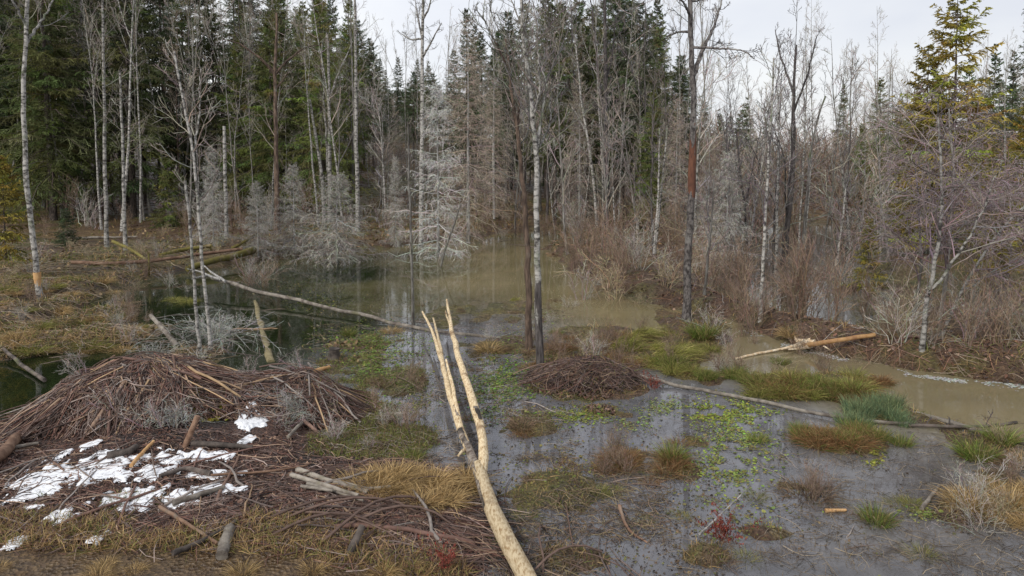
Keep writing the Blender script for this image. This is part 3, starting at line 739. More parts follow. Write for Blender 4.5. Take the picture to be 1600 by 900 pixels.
forest(16, (560, 800), (62, 85), .45, 50, (1, 2, 4), (1, 2, 4, 5))
forest(18, (560, 800), (90, 130), .8, 45, (1, 2, 4), (1, 3, 5))
forest(16, (790, 1080), (48, 60), .45, 70, (1, 2, 4), (1, 2, 4, 5))
forest(20, (780, 1100), (60, 85), .75, 50, (0, 1, 4), (1, 3, 5))
forest(16, (1080, 1420), (60, 85), .1, 45, (1, 2), (0, 1, 2, 3, 5), -45)
forest(26, (1080, 1420), (95, 150), .6, 30, (1, 2, 4), (1, 3, 5), 10, True)
forest(16, (1400, 1750), (55, 80), .6, 40, (1, 4, 2), (1, 3))
forest(16, (1380, 1900), (90, 150), .8, 30, (1, 4), (1, 3), 0, True)
forest(18, (560, 1150), (140, 200), .8, 30, (1, 4), (1, 3), 20, True)

forest(22, (-60, 560), (50, 66), .25, 90, (0, 3), (1, 2, 4, 5), 60)
forest(24, (560, 820), (56, 78), .12, 60, (1, 2), (1, 2, 4, 5), 70)
forest(18, (780, 1090), (52, 70), .2, 80, (1, 4), (1, 2, 4, 5), 60)
forest(22, (540, 1100), (95, 125), .85, 40, (1, 4), (1, 3), 90, True)
forest(24, (1080, 1420), (50, 75), .05, 35, (1, 2), (1, 2, 4, 5), 40)
forest(24, (1080, 1600), (80, 110), .4, 25, (1, 4), (1, 2, 5), 35, True)
forest(14, (1400, 1700), (45, 60), .55, 50, (0, 3), (1, 2, 5), 90)

forest(16, (560, 700), (75, 105), .75, 30, (1, 2, 4), (1, 5), 30)
forest(14, (560, 700), (85, 120), .7, 40, (1, 4), (1, 5), 80, True)
forest(26, (1080, 1420), (105, 165), .45, 15, (1, 4), (2, 5), 25, True)
forest(16, (-40, 560), (42, 50), .0, 70, (0, 3), (1, 2, 4, 5), 100)
forest(16, (600, 1080), (46, 58), .0, 70, (0, 3), (1, 2, 4, 5), 110)

def slim(n, ur, yr, kinds, where, Hr):
    for i in range(n):
        u = ur[0] + (ur[1] - ur[0]) * (i + rngp.uniform(0, 1)) / n; y = rngp.uniform(*yr); x = at_y(u, 250, y)[0]; k = int(rngp.choice(kinds))
        plant(BARE[k], 'slim_tree', f'slim {BN[k]} {where}', 'tree', (x, y, max(hz(x, y), -.2) - .1), rngp.uniform(*Hr), rngp.uniform(0, 6.28), .8, f'slim {BN[k]}s {where}', (rngp.normal(0, .04), rngp.normal(0, .04)))
slim(14, (-20, 600), (40, 50), (0, 4, 0, 2), 'at the front of the left forest', (13, 19))
slim(10, (600, 800), (48, 60), (0, 4, 2), 'at the head of the pond', (10, 15))
slim(13, (800, 1110), (42, 54), (0, 4, 2, 3), 'at the front of the stand right of the pair', (13, 19))
slim(18, (1100, 1420), (34, 55), (0, 4, 2, 3), 'in the flooded wood at right', (8, 13))
slim(8, (1400, 1640), (30, 45), (0, 4, 5), 'behind the drooping clump', (8, 12))

forest(7, (1335, 1430), (58, 75), .0, 20, (1,), (1, 3, 2), -75)
forest(5, (1105, 1210), (85, 100), 1.0, 15, (1, 4), (1,), -15, True)

# ------------------------------------------------------------------ single trees traced from the photograph
def res(P, K):
    P = np.asarray(P, float); d = np.r_[0, np.cumsum(np.linalg.norm(P[1:] - P[:-1], axis=1))]; t = np.linspace(0, d[-1], K)
    Q = np.stack([np.interp(t, d, P[:, k]) for k in range(3)], -1)
    for _ in range(2):
        Q[1:-1] = Q[1:-1] * .5 + (Q[:-2] + Q[2:]) * .25
    return Q
def traced(name, label, cat, px, wpx, wtop=.35, limbs=(), bark='grey', col=TWG, seed=0, lo=.35, n1=16, L1=1.6, ang=.8, up=.5, n2=5, n3=4, droop=0.0, y=None, group=None, K=16, extra=None, tw=.011, nl=9, z0=None):
    """trunk through photo pixels px (base first) standing at the base's place; wpx = width in pixels at the base; limbs = [(px list, width px, depth change)]"""
    rng = np.random.default_rng(1000 + seed)
    if y is None:
        b = hit(*px[0]); y = b[1]
    P = np.array([at_y(u, v, y) for u, v in px])
    zb = hz(P[0, 0], y) if z0 is None else z0
    P[0, 2] = min(zb, P[0, 2]) if abs(P[0, 2] - zb) < .5 else zb
    base = P[0].copy(); P = P - base
    P = np.vstack([[P[0] + np.array([0, 0, -.25])], P])
    T = res(P, K); T[:, 1] += np.cumsum(rng.normal(0, .02, K)) * np.linalg.norm(P[-1]) / K
    T[2:-1, :2] += rng.normal(0, .012, (K - 3, 2)) * min(1, wpx / 8)
    r0 = wpx / 2 * y / F_PX
    Rr = r0 * (1 - (1 - wtop) * np.linspace(0, 1, K)); Rr[0] *= 1.35; Rr[1] *= 1.15
    gt = G(); gb = G(); gt.tubes(T, Rr, 9, rough=.05, rng=rng, cap=True)
    mains = [T]; mr = [Rr]
    e = thing(name, label, cat, tuple(base), group=group)
    for lpx, lw, dy in limbs:
        Lp = np.array([at_y(u, v, y) for u, v in lpx]) - base
        Lp[:, 1] += np.linspace(0, dy, len(Lp)) 
        j = np.argmin(np.linalg.norm(T[:, [0, 2]] - Lp[0, [0, 2]], axis=1)); Lp[0] = T[j]; Lp[1:, 1] += T[j, 1]
        Lq = res(Lp, K); Lq[2:] += rng.normal(0, .02, Lq[2:].shape) * np.linalg.norm(Lp[-1] - Lp[0]) / 4
        lr = np.linspace(1, .3, K) * lw / 2 * y / F_PX
        gl = G(); gl.tubes(Lq, lr, 6, rough=.05, rng=rng); link('limb', gl.mesh('limb', BARK[bark]), e)
        mains.append(Lq); mr.append(lr)
    link('trunk', gt.mesh('trunk', BARK[bark]), e)
    bs = []
    if n1: bs.append(grow(rng, T[None], Rr[None], n1, lo, .99, L1, ang, up, .14, 7, rl=.009))
    if nl:
        for Lq, lr in zip(mains[1:], mr[1:]): bs.append(grow(rng, Lq[None], lr[None], nl, .2, .99, L1 * .6, ang, up, .14, 7, rl=.011))
    col = np.asarray(col) * .72
    for P1a, R1a in bs:
        for P1, R1 in ([(P1a[m:m + 1], R1a[m:m + 1]) for m in range(len(P1a))] if len(P1a) <= 7 else [(P1a, R1a)]):
            gb = G(); gb.tubes(P1, np.maximum(R1, tw * .7), 4, col=cvar(rng, col, len(P1)))
            if n2:
                P2, R2 = grow(rng, P1, R1, n2, .2, 1, -.45, .7, up * .6 - droop, .17, 5)
                gb.tubes(P2, np.maximum(R2, tw * .5), 3, col=cvar(rng, col, len(P2)))
                if n3:
                    P3, R3 = grow(rng, P2, R2, n3, .15, 1, -.5, .7, up * .4 - droop * 1.6, .2, 4)
                    gb.blades(P3, np.full(P3.shape[:2], tw) * np.linspace(1, .4, 4), cvar(rng, col, len(P3), .3), rng=rng)
            nm = 'branch' if len(P1) == 1 else 'branches'
            link(nm, gb.mesh(nm, M_TWIG), e)
    if extra: extra(e, T, Rr, rng)
    return e
def sleeve(name, mat, i0, i1, grow_=1.03, lab=None):
    def f(e, T, Rr, rng):
        g = G(); P = res(T[i0:i1 + 1], 8); r = (np.interp(np.linspace(i0, i1, 8), np.arange(len(Rr)), Rr) * grow_ + .003) * np.array([.88, 1, 1, 1, 1, 1, .98, .86])
        g.tubes(P, r, 9, rough=.08, rng=rng); o = link(name, g.mesh(name, mat), e)
        if lab: o['label'] = lab
    return f
def gnaw(e, T, Rr, rng):
    g = G(); P = res(T[0:3], 7); P[:, 2] += .02
    L = np.linspace(0, 1, 7); r = Rr[1] * (1.12 - .25 * np.exp(-((L - .55) / .25) ** 2))
    g.tubes(P, r, 10, rough=.05, rng=rng); o = link('gnawed_base', g.mesh('gnawed_base', M_TANLOG), e); o['label'] = 'orange stripped wood where beavers gnawed the base'

traced('birch_tree', 'tall pale birch with an orange gnawed base on the left bank', 'birch', [(62, 463), (57, 420), (48, 340), (38, 230), (36, 120), (40, 30), (43, -80), (40, -160)], 9, .5,
       [([(42, 60), (52, 20), (62, -40)], 5, 1), ([(41, 35), (28, -10), (20, -60)], 4, -1)], 'birch', seed=1, lo=.7, n1=10, L1=1.2, extra=gnaw, K=24)
traced('birch_tree', 'white trunked birch behind the rust coloured fallen log, left of its twin', 'birch', [(167, 385), (166, 320), (164, 240), (163, 160), (162, 80), (161, 0)], 6.5, .5, bark='birch', seed=2, lo=.5, n1=14, y=33)
traced('birch_tree', 'straight white birch rising behind the rust coloured fallen log', 'birch', [(196, 388), (195, 320), (192, 240), (189, 160), (187, 110)], 6, .5, bark='birch', seed=3, lo=.45, n1=16, L1=1.0, y=32)
traced('birch_tree', 'slim leaning birch with forked top in the water left of the pond', 'birch', [(331, 548), (322, 470), (314, 400), (308, 310), (301, 230), (290, 180), (280, 130), (272, 80)], 6, .5,
       [([(301, 228), (304, 170), (297, 95)], 3.5, .5)], 'birch', seed=4, lo=.5, n1=12, L1=1.2)
traced('dead_snag', 'thin pale birch snag with broken top beside the leaning forked birch', 'dead tree', [(313, 552), (308, 500), (302, 420), (296, 340), (290, 282)], 6, .6, bark='birch', seed=5, n1=4, L1=.4, n2=2, n3=0)
traced('dead_snag', 'white birch snag broken off below the green spruces at left', 'dead tree', [(354, 372), (353, 320), (351, 250), (350, 197)], 6, .8, bark='birch', seed=6, n1=3, L1=.5, n2=2, n3=0, y=36)
traced('bare_tree', 'reddish trunked bare tree with bent mossy limbs before bright spruces', 'tree', [(434, 385), (433, 330), (432, 230), (430, 130), (431, 85), (432, 20)], 9, .4,
       [([(431, 118), (415, 95), (380, 70), (360, 66)], 5, -1), ([(431, 120), (445, 95), (470, 70), (492, 66)], 5, 1), ([(432, 150), (440, 125), (446, 110)], 4, .5)], 'brown', (.17, .15, .10), seed=7, lo=.75, n1=8, L1=1.5, y=38)
traced('birch_tree', 'white stem leaning left in front of green spruces near the dead spruce group', 'birch', [(507, 385), (504, 280), (496, 230), (487, 170), (484, 155)], 6, .55, bark='birch', seed=8, lo=.6, n1=6, L1=.8, y=42)
traced('birch_tree', 'twin stemmed birch with mossy upswept limbs above the small dead spruce', 'birch', [(516, 385), (515, 280), (514, 180), (513, 100), (510, 50)], 7, .5,
       [([(515, 300), (507, 200), (500, 120), (497, 60)], 5, 1), ([(514, 150), (530, 100), (545, 60)], 4, 1)], 'birch', (.2, .18, .13), seed=9, lo=.4, n1=16, L1=2.0, up=.9, y=44)
traced('birch_tree', 'tall straight white birch standing right of the small dead spruce', 'birch', [(560, 385), (558, 300), (557, 200), (556, 100), (555, 0), (554, -60)], 7, .45, bark='birch', seed=10, lo=.5, n1=20, L1=1.6, y=40)
traced('bare_pole', 'thin grey pole like tree standing alone in the pond', 'tree', [(646, 512), (644, 440), (641, 340), (639, 260), (637, 190)], 5, .5, bark='grey', seed=11, lo=.3, n1=7, L1=.4, n2=3, n3=2)
traced('birch_tree', 'tall pale tree with open candelabra crown against the sky gap', 'tree', [(657, 388), (658, 330), (659, 230), (660, 130), (660, 70), (661, 20), (662, -30)], 8, .5,
       [([(660, 75), (640, 60), (622, 48)], 4, 1), ([(660, 80), (680, 60), (693, 42)], 4, -1), ([(660, 50), (650, 20), (644, -10)], 4, 1), ([(661, 45), (672, 15), (678, -20)], 4, -.6)], 'birch', (.26, .24, .22), seed=12, lo=.82, n1=8, L1=1.0, y=36, nl=8)
traced('leaning_tree', 'dark thin stem leaning right out of the pond by the white dead spruce', 'tree', [(682, 417), (695, 390), (710, 350), (720, 318)], 4, .6, bark='grey', seed=13, n1=7, L1=1.0, n2=3)
# the pair in the middle
traced('alder_tree', 'brown trunk of the close pair rising from the middle islet', 'tree', [(826, 545), (827, 480), (824, 400), (820, 320), (814, 250), (805, 190), (797, 120), (790, 60)], 12, .3,
       [([(806, 195), (812, 150), (810, 90)], 5, .8), ([(798, 120), (785, 90), (770, 60), (755, 30)], 4, -.5)], 'brown', (.22, .2, .17), seed=14, lo=.5, n1=16, L1=1.4, K=22)
traced('alder_tree', 'dark footed pale topped trunk of the close pair on the middle islet', 'tree', [(846, 580), (842, 520), (839, 440), (838, 350), (838, 240), (833, 180), (824, 110), (816, 40), (812, -40)], 12, .35,
       [([(837, 230), (848, 170), (858, 130), (842, 80)], 6, .8), ([(833, 180), (842, 150), (838, 60)], 4, -.6), ([(838, 250), (862, 190), (866, 120)], 4, 1.2)], 'birch', (.25, .23, .21), seed=15, lo=.55, n1=18, L1=1.6, K=24,
       extra=sleeve('dark_lower_bark', M_DARK, 0, 6, lab='dark wet bark on the lower trunk'))
traced('alder_tree', 'slate dark straight tree left of the light green spruce', 'tree', [(949, 372), (948, 300), (947, 200), (946, 110), (945, 30), (944, -40)], 9, .45,
       [([(947, 200), (936, 120), (930, 40), (925, -20)], 5, 1), ([(946, 140), (960, 80), (966, 20)], 4, 1)], 'dark', (.19, .17, .175), seed=16, lo=.4, n1=22, L1=1.8, y=40)
traced('bare_tree', 'thick grey trunk in the shade behind the paired trunks', 'tree', [(907, 345), (906, 280), (905, 200), (904, 100)], 9, .5, bark='grey', seed=17, lo=.5, n1=14, y=50)
traced('bare_tree', 'second thick grey trunk in shade, left of the other', 'tree', [(888, 340), (888, 270), (888, 190), (886, 90)], 7, .5, bark='grey', seed=18, lo=.5, n1=14, y=52)
traced('bent_birch', 'bent white birch arching left of the slate dark tree', 'birch', [(934, 368), (928, 290), (918, 210), (908, 165), (905, 120), (898, 60)], 5, .4, [([(918, 205), (900, 175), (890, 160)], 3, .5)], 'birch', seed=19, lo=.5, n1=14, L1=1.5, y=43)
traced('birch_tree', 'pale twin birch in front of the light green spruce, left stem', 'birch', [(1021, 402), (1027, 330), (1030, 270), (1030, 200)], 4, .5, bark='birch', seed=20, lo=.4, n1=14, L1=.9, up=.8, y=31)
traced('birch_tree', 'pale twin birch in front of the light green spruce, right stem', 'birch', [(1023, 404), (1030, 330), (1036, 270), (1042, 200)], 4, .5, bark='birch', seed=21, lo=.4, n1=14, L1=.9, up=.8, y=31.3)
traced('aspen_tree', 'big scaly dead tree with red peeled patch and gnarled crown', 'dead tree', [(1073, 500), (1074, 420), (1078, 330), (1083, 250), (1084, 190), (1083, 130), (1080, 70), (1077, 0), (1075, -70)], 13, .5,
       [([(1085, 118), (1100, 80), (1120, 45), (1135, 10), (1145, -20)], 8, 1.0), ([(1092, 82), (1110, 77), (1130, 80), (1150, 84), (1160, 95)], 5, -.8), ([(1080, 52), (1065, 46), (1050, 50)], 5, .8),
        ([(1077, 15), (1062, 8), (1045, 8)], 5, -.8), ([(1077, 12), (1090, 2), (1100, -8)], 4, 0)], 'scaly', (.15, .14, .14), seed=22, lo=.8, n1=7, L1=.8, n2=4, n3=3, K=26, nl=9,
       extra=sleeve('red_peeled_patch', M_REDBARK, 9, 14, 1.05, 'rust red inner bark where the bark has peeled off'))
# right hand flooded wood
for k, (px, w, bk, lab) in enumerate([
    ([(1100, 462), (1107, 400), (1112, 340), (1115, 280)], 5, 'grey', 'grey lichened stem just right of the big scaly dead tree'),
    ([(1188, 500), (1191, 430), (1197, 350), (1200, 260), (1206, 170), (1210, 90)], 6, 'birch', 'pale slender tree at the edge of the red brown bank'),
    ([(1166, 455), (1167, 380), (1163, 310), (1155, 260), (1150, 200)], 5, 'dark', 'dark forked tree in the flooded wood right of the scaly tree'),
    ([(1223, 450), (1228, 380), (1238, 300), (1241, 220), (1240, 120), (1244, 70)], 7, 'dark', 'dark twisted tall tree over the flooded wood, upright top'),
    ([(1250, 430), (1256, 360), (1262, 290), (1264, 240), (1278, 180), (1290, 150)], 6, 'grey', 'grey tree leaning right at its top in the flooded wood'),
    ([(1302, 440), (1310, 390), (1317, 340), (1322, 290)], 5, 'birch', 'short leaning birch standing in the white reflecting pool'),
    ([(1210, 470), (1213, 400), (1214, 330), (1216, 240), (1216, 150)], 5, 'birch', 'whitish stem between the dark twisted tree and the bank'),
    ([(1137, 470), (1139, 400), (1143, 330), (1146, 260)], 4, 'grey', 'thin grey stem over brown brush near the channel bend')]):
    y = [None, None, 27, 30, 31, 30, 27, 26][k]
    limbs = []
    if bk == 'dark':
        u0, v0 = px[-2]; limbs = [([(u0, v0 + 20), (u0 - 12, v0 - 30), (u0 - 16, v0 - 80)], w * .6, 1), ([(u0, v0 + 60), (u0 + 14, v0), (u0 + 20, v0 - 60)], w * .55, -1)]
    traced('flooded_tree', lab, 'tree', px, w, .4, limbs, bk, (.24, .22, .21) if bk != 'dark' else (.16, .145, .15), seed=40 + k, lo=.3, n1=18, L1=1.2, up=.7, y=y)
# drooping clump on the right
PURP = (.31, .25, .25)
for k, (px, w, bk, lab, limbs) in enumerate([
    ([(1440, 548), (1444, 500), (1450, 455), (1462, 400), (1470, 330), (1467, 250), (1463, 160)], 8, 'birch', 'white main stem of the drooping clump on the right bank', [([(1451, 455), (1475, 420), (1500, 370), (1522, 310), (1535, 250)], 5, -.6)]),
    ([(1462, 536), (1474, 470), (1482, 400), (1488, 320), (1488, 220), (1482, 170)], 7, 'grey', 'grey second stem of the drooping clump on the right bank', []),
    ([(1466, 530), (1490, 480), (1512, 435), (1545, 380), (1590, 330), (1640, 290)], 6, 'birch', 'slanting stem of the drooping clump leaning far right', []),
    ([(1420, 518), (1432, 470), (1440, 430), (1436, 350), (1430, 250)], 6, 'grey', 'thin left stem of the drooping clump on the right bank', []),
    ([(1568, 490), (1574, 440), (1580, 380), (1578, 300)], 4, 'birch', 'small white stem near the right edge beyond the clump', [])]):
    traced('drooping_alder', lab, 'tree', px, w, .3, limbs, bk, np.array(PURP) * 1.1, seed=60 + k, lo=.32, n1=24, L1=1.9, ang=1.0, up=.1, droop=.75, n2=9, n3=7, tw=.011, y=None if k < 2 else (17.6, 19, 22)[k - 2], nl=14)
# mid distance thin stems standing among the brush
for i in range(46):
    u = rngp.uniform(860, 1420) if i < 34 else rngp.uniform(560, 860); y = rngp.uniform(27, 50) if i < 34 else rngp.uniform(42, 56)
    x = at_y(u, 300, y)[0]; k = i % 4
    if y < 30 and u < 1000: continue
    plant(THIN[k], 'thin_tree', ('thin grey', 'thin white', 'twiggy brownish', 'thin dark')[k] + (' bare sapling in the brush behind the right bank' if i < 34 else ' bare sapling at the head of the pond'), 'sapling',
          (x, y, max(hz(x, y), -.3) - .05), rngp.uniform(5, 11), rngp.uniform(0, 6.28), 1.1, ('thin grey', 'thin white', 'twiggy brownish', 'thin dark')[k] + (' saplings behind the right bank' if i < 34 else ' saplings at the pond head'), (rngp.normal(0, .06), rngp.normal(0, .06)))

# conifers that stand out
def con(st, name, lab, u, y, vtop, vbase=None, wide=1.0, tilt=(0, 0), rz=0):
    x = at_y(u, 250, y)[0]; z = hz(x, y) if vbase is None else max(at_y(u, vbase, y)[2], -.3)
    z = max(z, -.3)
    return plant(st, name, lab, 'spruce', (x, y, z - .08), at_y(u, vtop, y)[2] - z, rz, wide, None, tilt)
con(YSPR[0], 'spruce_tree', 'tall yellow green spruce spiring into the sky at right', 1487, 33, -22, wide=1.15)
con(YSPR[1], 'spruce_tree', 'shorter yellowish spruce left of the spiring yellow green one', 1447, 34, 66, wide=1.05, rz=1)
con(YSPR[1], 'spruce_tree', 'yellow green spruce cut by the right edge of the picture', 1606, 28, 150, wide=1.3, rz=3)
con(SPR[1], 'spruce_tree', 'dark spruce whose top leaves the frame at upper right corner', 1612, 48, -60, wide=.9)
con(FARSP[0], 'spruce_tree', 'dark pointed spruce right of the yellow green spire', 1548, 70, 66)
con(FARSP[1], 'spruce_tree', 'dark pointed spruce second from the right edge on the skyline', 1578, 72, 74, rz=2)
con(FARSP[0], 'spruce_tree', 'dark bluish spruce behind the yellow green spire', 1510, 80, 90, rz=4)
con(SPR[3], 'spruce_tree', 'green bushy spruce left of the yellow ones above the bank', 1372, 52, 118, wide=1.0)
con(SPR[0], 'spruce_tree', 'small green spruce on the skyline above the flooded wood', 1315, 80, 126, wide=.8)
con(SPR[3], 'spruce_tree', 'light olive green spruce in front of the dark stand', 1018, 42, 138, wide=1.15, rz=1.4)
con(SPR[3], 'spruce_tree', 'bright green spruce behind the reddish trunked tree', 425, 47, 20, wide=1.2, rz=.7)
con(SPR[3], 'spruce_tree', 'bright green spruce left of the reddish trunked tree', 372, 49, 60, wide=1.1, rz=2)
con(SPR[0], 'spruce_tree', 'large dark green spruce filling the upper left', 205, 46, -160, wide=1.2, rz=2)
con(SPR[0], 'spruce_tree', 'deep sweeping green spruce behind the gnawed birch', 80, 44, -150, wide=1.2, rz=3)
con(SPR[1], 'spruce_tree', 'tall dark spruce behind the sky gap birch', 730, 58, 10, wide=.75, rz=3)
con(SMALLSP[2], 'young_spruce', 'bright young spruce at the left edge', 2, 24, 240, 400, 1.1)
con(SMALLSP[1], 'young_spruce', 'dark young spruce right of the gnawed birch', 100, 33, 320, 395, 1.2)
con(SMALLSP[2], 'young_spruce', 'yellowish young spruce left of the drooping clump', 1362, 24, 340, 450, 1.0)
con(YSPR[0], 'spruce_tree', 'olive yellow spruce hidden behind the drooping clump', 1535, 29, 250, wide=1.5, rz=5)
con(YSPR[1], 'spruce_tree', 'yellow green spruce low behind the main white clump stem', 1425, 31, 235, wide=1.3, rz=4)
con(SMALLSP[2], 'young_spruce', 'mossy green young spruce right of the clump stems', 1570, 22, 330, 470, 1.3)
con(SPR[3], 'spruce_tree', 'olive spruce standing behind the short leaning birch at right', 1345, 44, 190, wide=1.1, rz=2.2)
con(SPR[0], 'spruce_tree', 'green spruce left of the drooping clump top', 1400, 42, 165, wide=1.1, rz=.4)
con(SPR[3], 'spruce_tree', 'low green spruce filling the gap under the yellow spire', 1500, 40, 190, wide=1.2, rz=4.2)
con(FARSP[0], 'spruce_tree', 'slim dark spruce on the skyline right of the scaly tree', 1165, 70, 150, wide=.9, rz=1.2)
con(SMALLSP[0], 'young_spruce', 'small green spruce below the bright spruces', 528, 48, 262, 340, 1.0)
con(SMALLSP[0], 'young_spruce', 'small green spruce in the shade behind the pair of birches', 262, 42, 250, 360, 1.1)
def dead(k, lab, u, vb, vt, wide=1.0, rz=0, y=None):
    p = hit(u, vb) if y is None else np.array([at_y(u, vb, y)[0], y, 0])
    z = max(hz(p[0], p[1]), -.25)
    return plant(DEADSP[k], 'dead_spruce', lab, 'dead spruce', (p[0], p[1], z - .1), at_y(u, vt, p[1])[2] - z, rz, wide)
dead(0, 'silver grey dead spruce with full skirt at the left pond edge', 527, 412, 270, 1.3)
dead(3, 'small silvery dead spruce left of the full skirted one', 404, 402, 280, 1.3, 1)
dead(3, 'slim brownish grey dead spruce between two silvery ones', 461, 396, 252, 1.15, 2)
dead(1, 'tall whitish dead spruce standing in the pond', 685, 402, 128, 1.15, .5)
dead(2, 'tall brown dead conifer behind the whitish dead spruce', 732, 380, 22, 1.0, 1.5)
dead(2, 'broad brownish dead conifer right of the tall brown one', 772, 372, 120, 1.0, 3, 47)
dead(3, 'grey dead spruce half hidden behind the snag at left', 334, 385, 225, .9, 4)
dead(3, 'grey twiggy dead spruce left of the whitish one', 618, 385, 240, .6, 5)
dead(2, 'greyish dead conifer among the brush beyond the scaly tree', 1105, 420, 185, 1.1, 2, 36)
dead(3, 'pale dead spruce leaning over the flooded wood', 1135, 440, 230, 1.0, 2)
dead(2, 'brown dead conifer left of the slate dark tree', 905, 365, 110, .9, 5, 45)
dead(2, 'brown grey dead conifer between olive spruce and scaly tree', 1055, 380, 150, 1.0, 1, 40)

# ------------------------------------------------------------------ shrubs
SH = {
    'brown': [shrub(300 + i, 1.8, 12, .35, (.24, .175, .13)) for i in range(3)],
    'grey': [shrub(310 + i, 1.8, 10, .45, (.37, .34, .305), droop=.15) for i in range(3)],
    'red': [shrub(320 + i, 1.8, 14, .25, (.22, .16, .12), n2=5, n3=3) for i in range(2)],
    'silver': [shrub(330 + i, 1.8, 16, .7, (.36, .36, .33), n2=10, n3=6, droop=.45, up=.1) for i in range(2)],
    'straw': [shrub(340 + i, 1.8, 14, .5, (.33, .27, .18), droop=.3) for i in range(2)],
}
SHM = {k: [g.mesh('shrub_' + k, M_TWIG) for g in v] for k, v in SH.items()}
def put_shrub(kind, lab, x, y, H, wide=1.0, group=None, rz=None, name='bare_shrub'):
    me = SHM[kind][int(rngp.integers(len(SHM[kind])))]
    s = H / 1.8
    o = link(name, me); o.location = (x, y, max(hz(x, y), -.12)); o.rotation_euler = (0, 0, rngp.uniform(0, 6.28) if rz is None else rz); o.scale = (s * wide, s * wide, s)
    return setp(o, lab, 'shrub', group)
KINDTXT = dict(brown='dark brown', grey='grey twiggy', red='rust brown upright', silver='silvery drooping', straw='pale straw coloured')
def brush(n, ur, vr, kinds, Hr, where, wide=1.0):
    for i in range(n):
        u = rngp.uniform(*ur); v = rngp.uniform(*vr); k = kinds[int(rngp.integers(len(kinds)))]
        if min(((u - a) / b) ** 2 + ((v - c) / d) ** 2 for a, b, c, d in ((1275, 70, 412, 40), (1295, 45, 476, 26), (1175, 45, 415, 36))) < 1: continue
        p = at_z(u, v); put_shrub(k, f'{KINDTXT[k]} leafless shrub {where}', p[0], p[1], rngp.uniform(*Hr), wide, f'{KINDTXT[k]} shrubs {where}')
brush(26, (900, 1120), (395, 470), ('brown', 'red', 'grey', 'straw'), (1.0, 2.4), 'on the bank behind the channel')
brush(30, (1120, 1380), (430, 530), ('brown', 'red', 'grey', 'brown'), (.8, 2.0), 'along the red brown bank at right')
brush(22, (1130, 1400), (370, 440), ('brown', 'grey'), (1.2, 2.8), 'in the flooded wood')
brush(30, (1380, 1640), (440, 575), ('brown', 'grey', 'straw', 'brown'), (.7, 1.6), 'under the drooping clump')
brush(30, (1080, 1560), (330, 380), ('brown', 'red', 'grey'), (2.5, 6.0), 'far behind the flooded wood', 1.3)
brush(30, (1060, 1420), (296, 330), ('brown', 'red', 'grey'), (4.0, 7.0), 'on the low rise beyond the flooded wood', 1.5)
brush(24, (0, 380), (380, 440), ('brown', 'grey', 'straw'), (.4, 1.0), 'among the fallen logs at left')
brush(18, (860, 1080), (350, 395), ('brown', 'grey'), (1.0, 2.5), 'between pond head and bank')
brush(16, (560, 860), (345, 374), ('brown', 'grey'), (.8, 2.0), 'on the shore at the pond head')
brush(22, (0, 300), (400, 540), ('brown', 'grey', 'straw'), (.4, 1.0), 'on the far left bank')
brush(20, (120, 560), (345, 385), ('brown', 'grey', 'brown'), (.6, 1.6), 'at the foot of the left forest')
brush(4, (385, 425), (430, 462), ('grey', 'brown', 'red'), (.8, 1.3), 'below the small silvery dead spruce')
brush(14, (0, 560), (350, 372), ('brown', 'grey'), (1.5, 3.0), 'in the shade under the left spruces')
brush(34, (900, 1620), (470, 588), ('brown', 'grey', 'straw', 'red'), (.35, .8), 'down on the debris bank', 1.2)
brush(10, (850, 960), (535, 578), ('red', 'brown'), (.3, .6), 'on the islet by the paired trunks', 1.2)
brush(12, (500, 665), (600, 715), ('brown', 'grey'), (.25, .5), 'in the weeds behind the straw bed', 1.3)
brush(7, (935, 1010), (695, 742), ('red', 'brown'), (.3, .5), 'on the brown reed islet', 1.2)
brush(5, (1225, 1300), (755, 785), ('brown', 'red'), (.25, .4), 'on the withered tussock at right', 1.2)
brush(8, (1500, 1625), (700, 840), ('straw', 'brown', 'grey'), (.35, .65), 'tangled at the right edge of the water', 1.2)
brush(10, (760, 900), (470, 560), ('brown', 'grey'), (.25, .5), 'on the debris bar in the pond', 1.2)
p = at_z(330, 535); put_shrub('silver', 'silver grey drooping dead bush around the leaning birch foot', p[0], p[1], 1.15, 1.3, name='dead_bush')
p = at_z(300, 583); put_shrub('silver', 'pale grey dead bush behind the lodge, in front of the snag', p[0], p[1], .75, 1.0, name='dead_bush')
p = at_z(243, 568); put_shrub('silver', 'small silvery tuft bush just behind the lodge top', p[0], p[1], .75, .9, name='dead_bush')
p = at_z(345, 520); put_shrub('silver', 'silvery bush on the water right of the leaning birch', p[0], p[1], .9, 1.3, name='dead_bush')

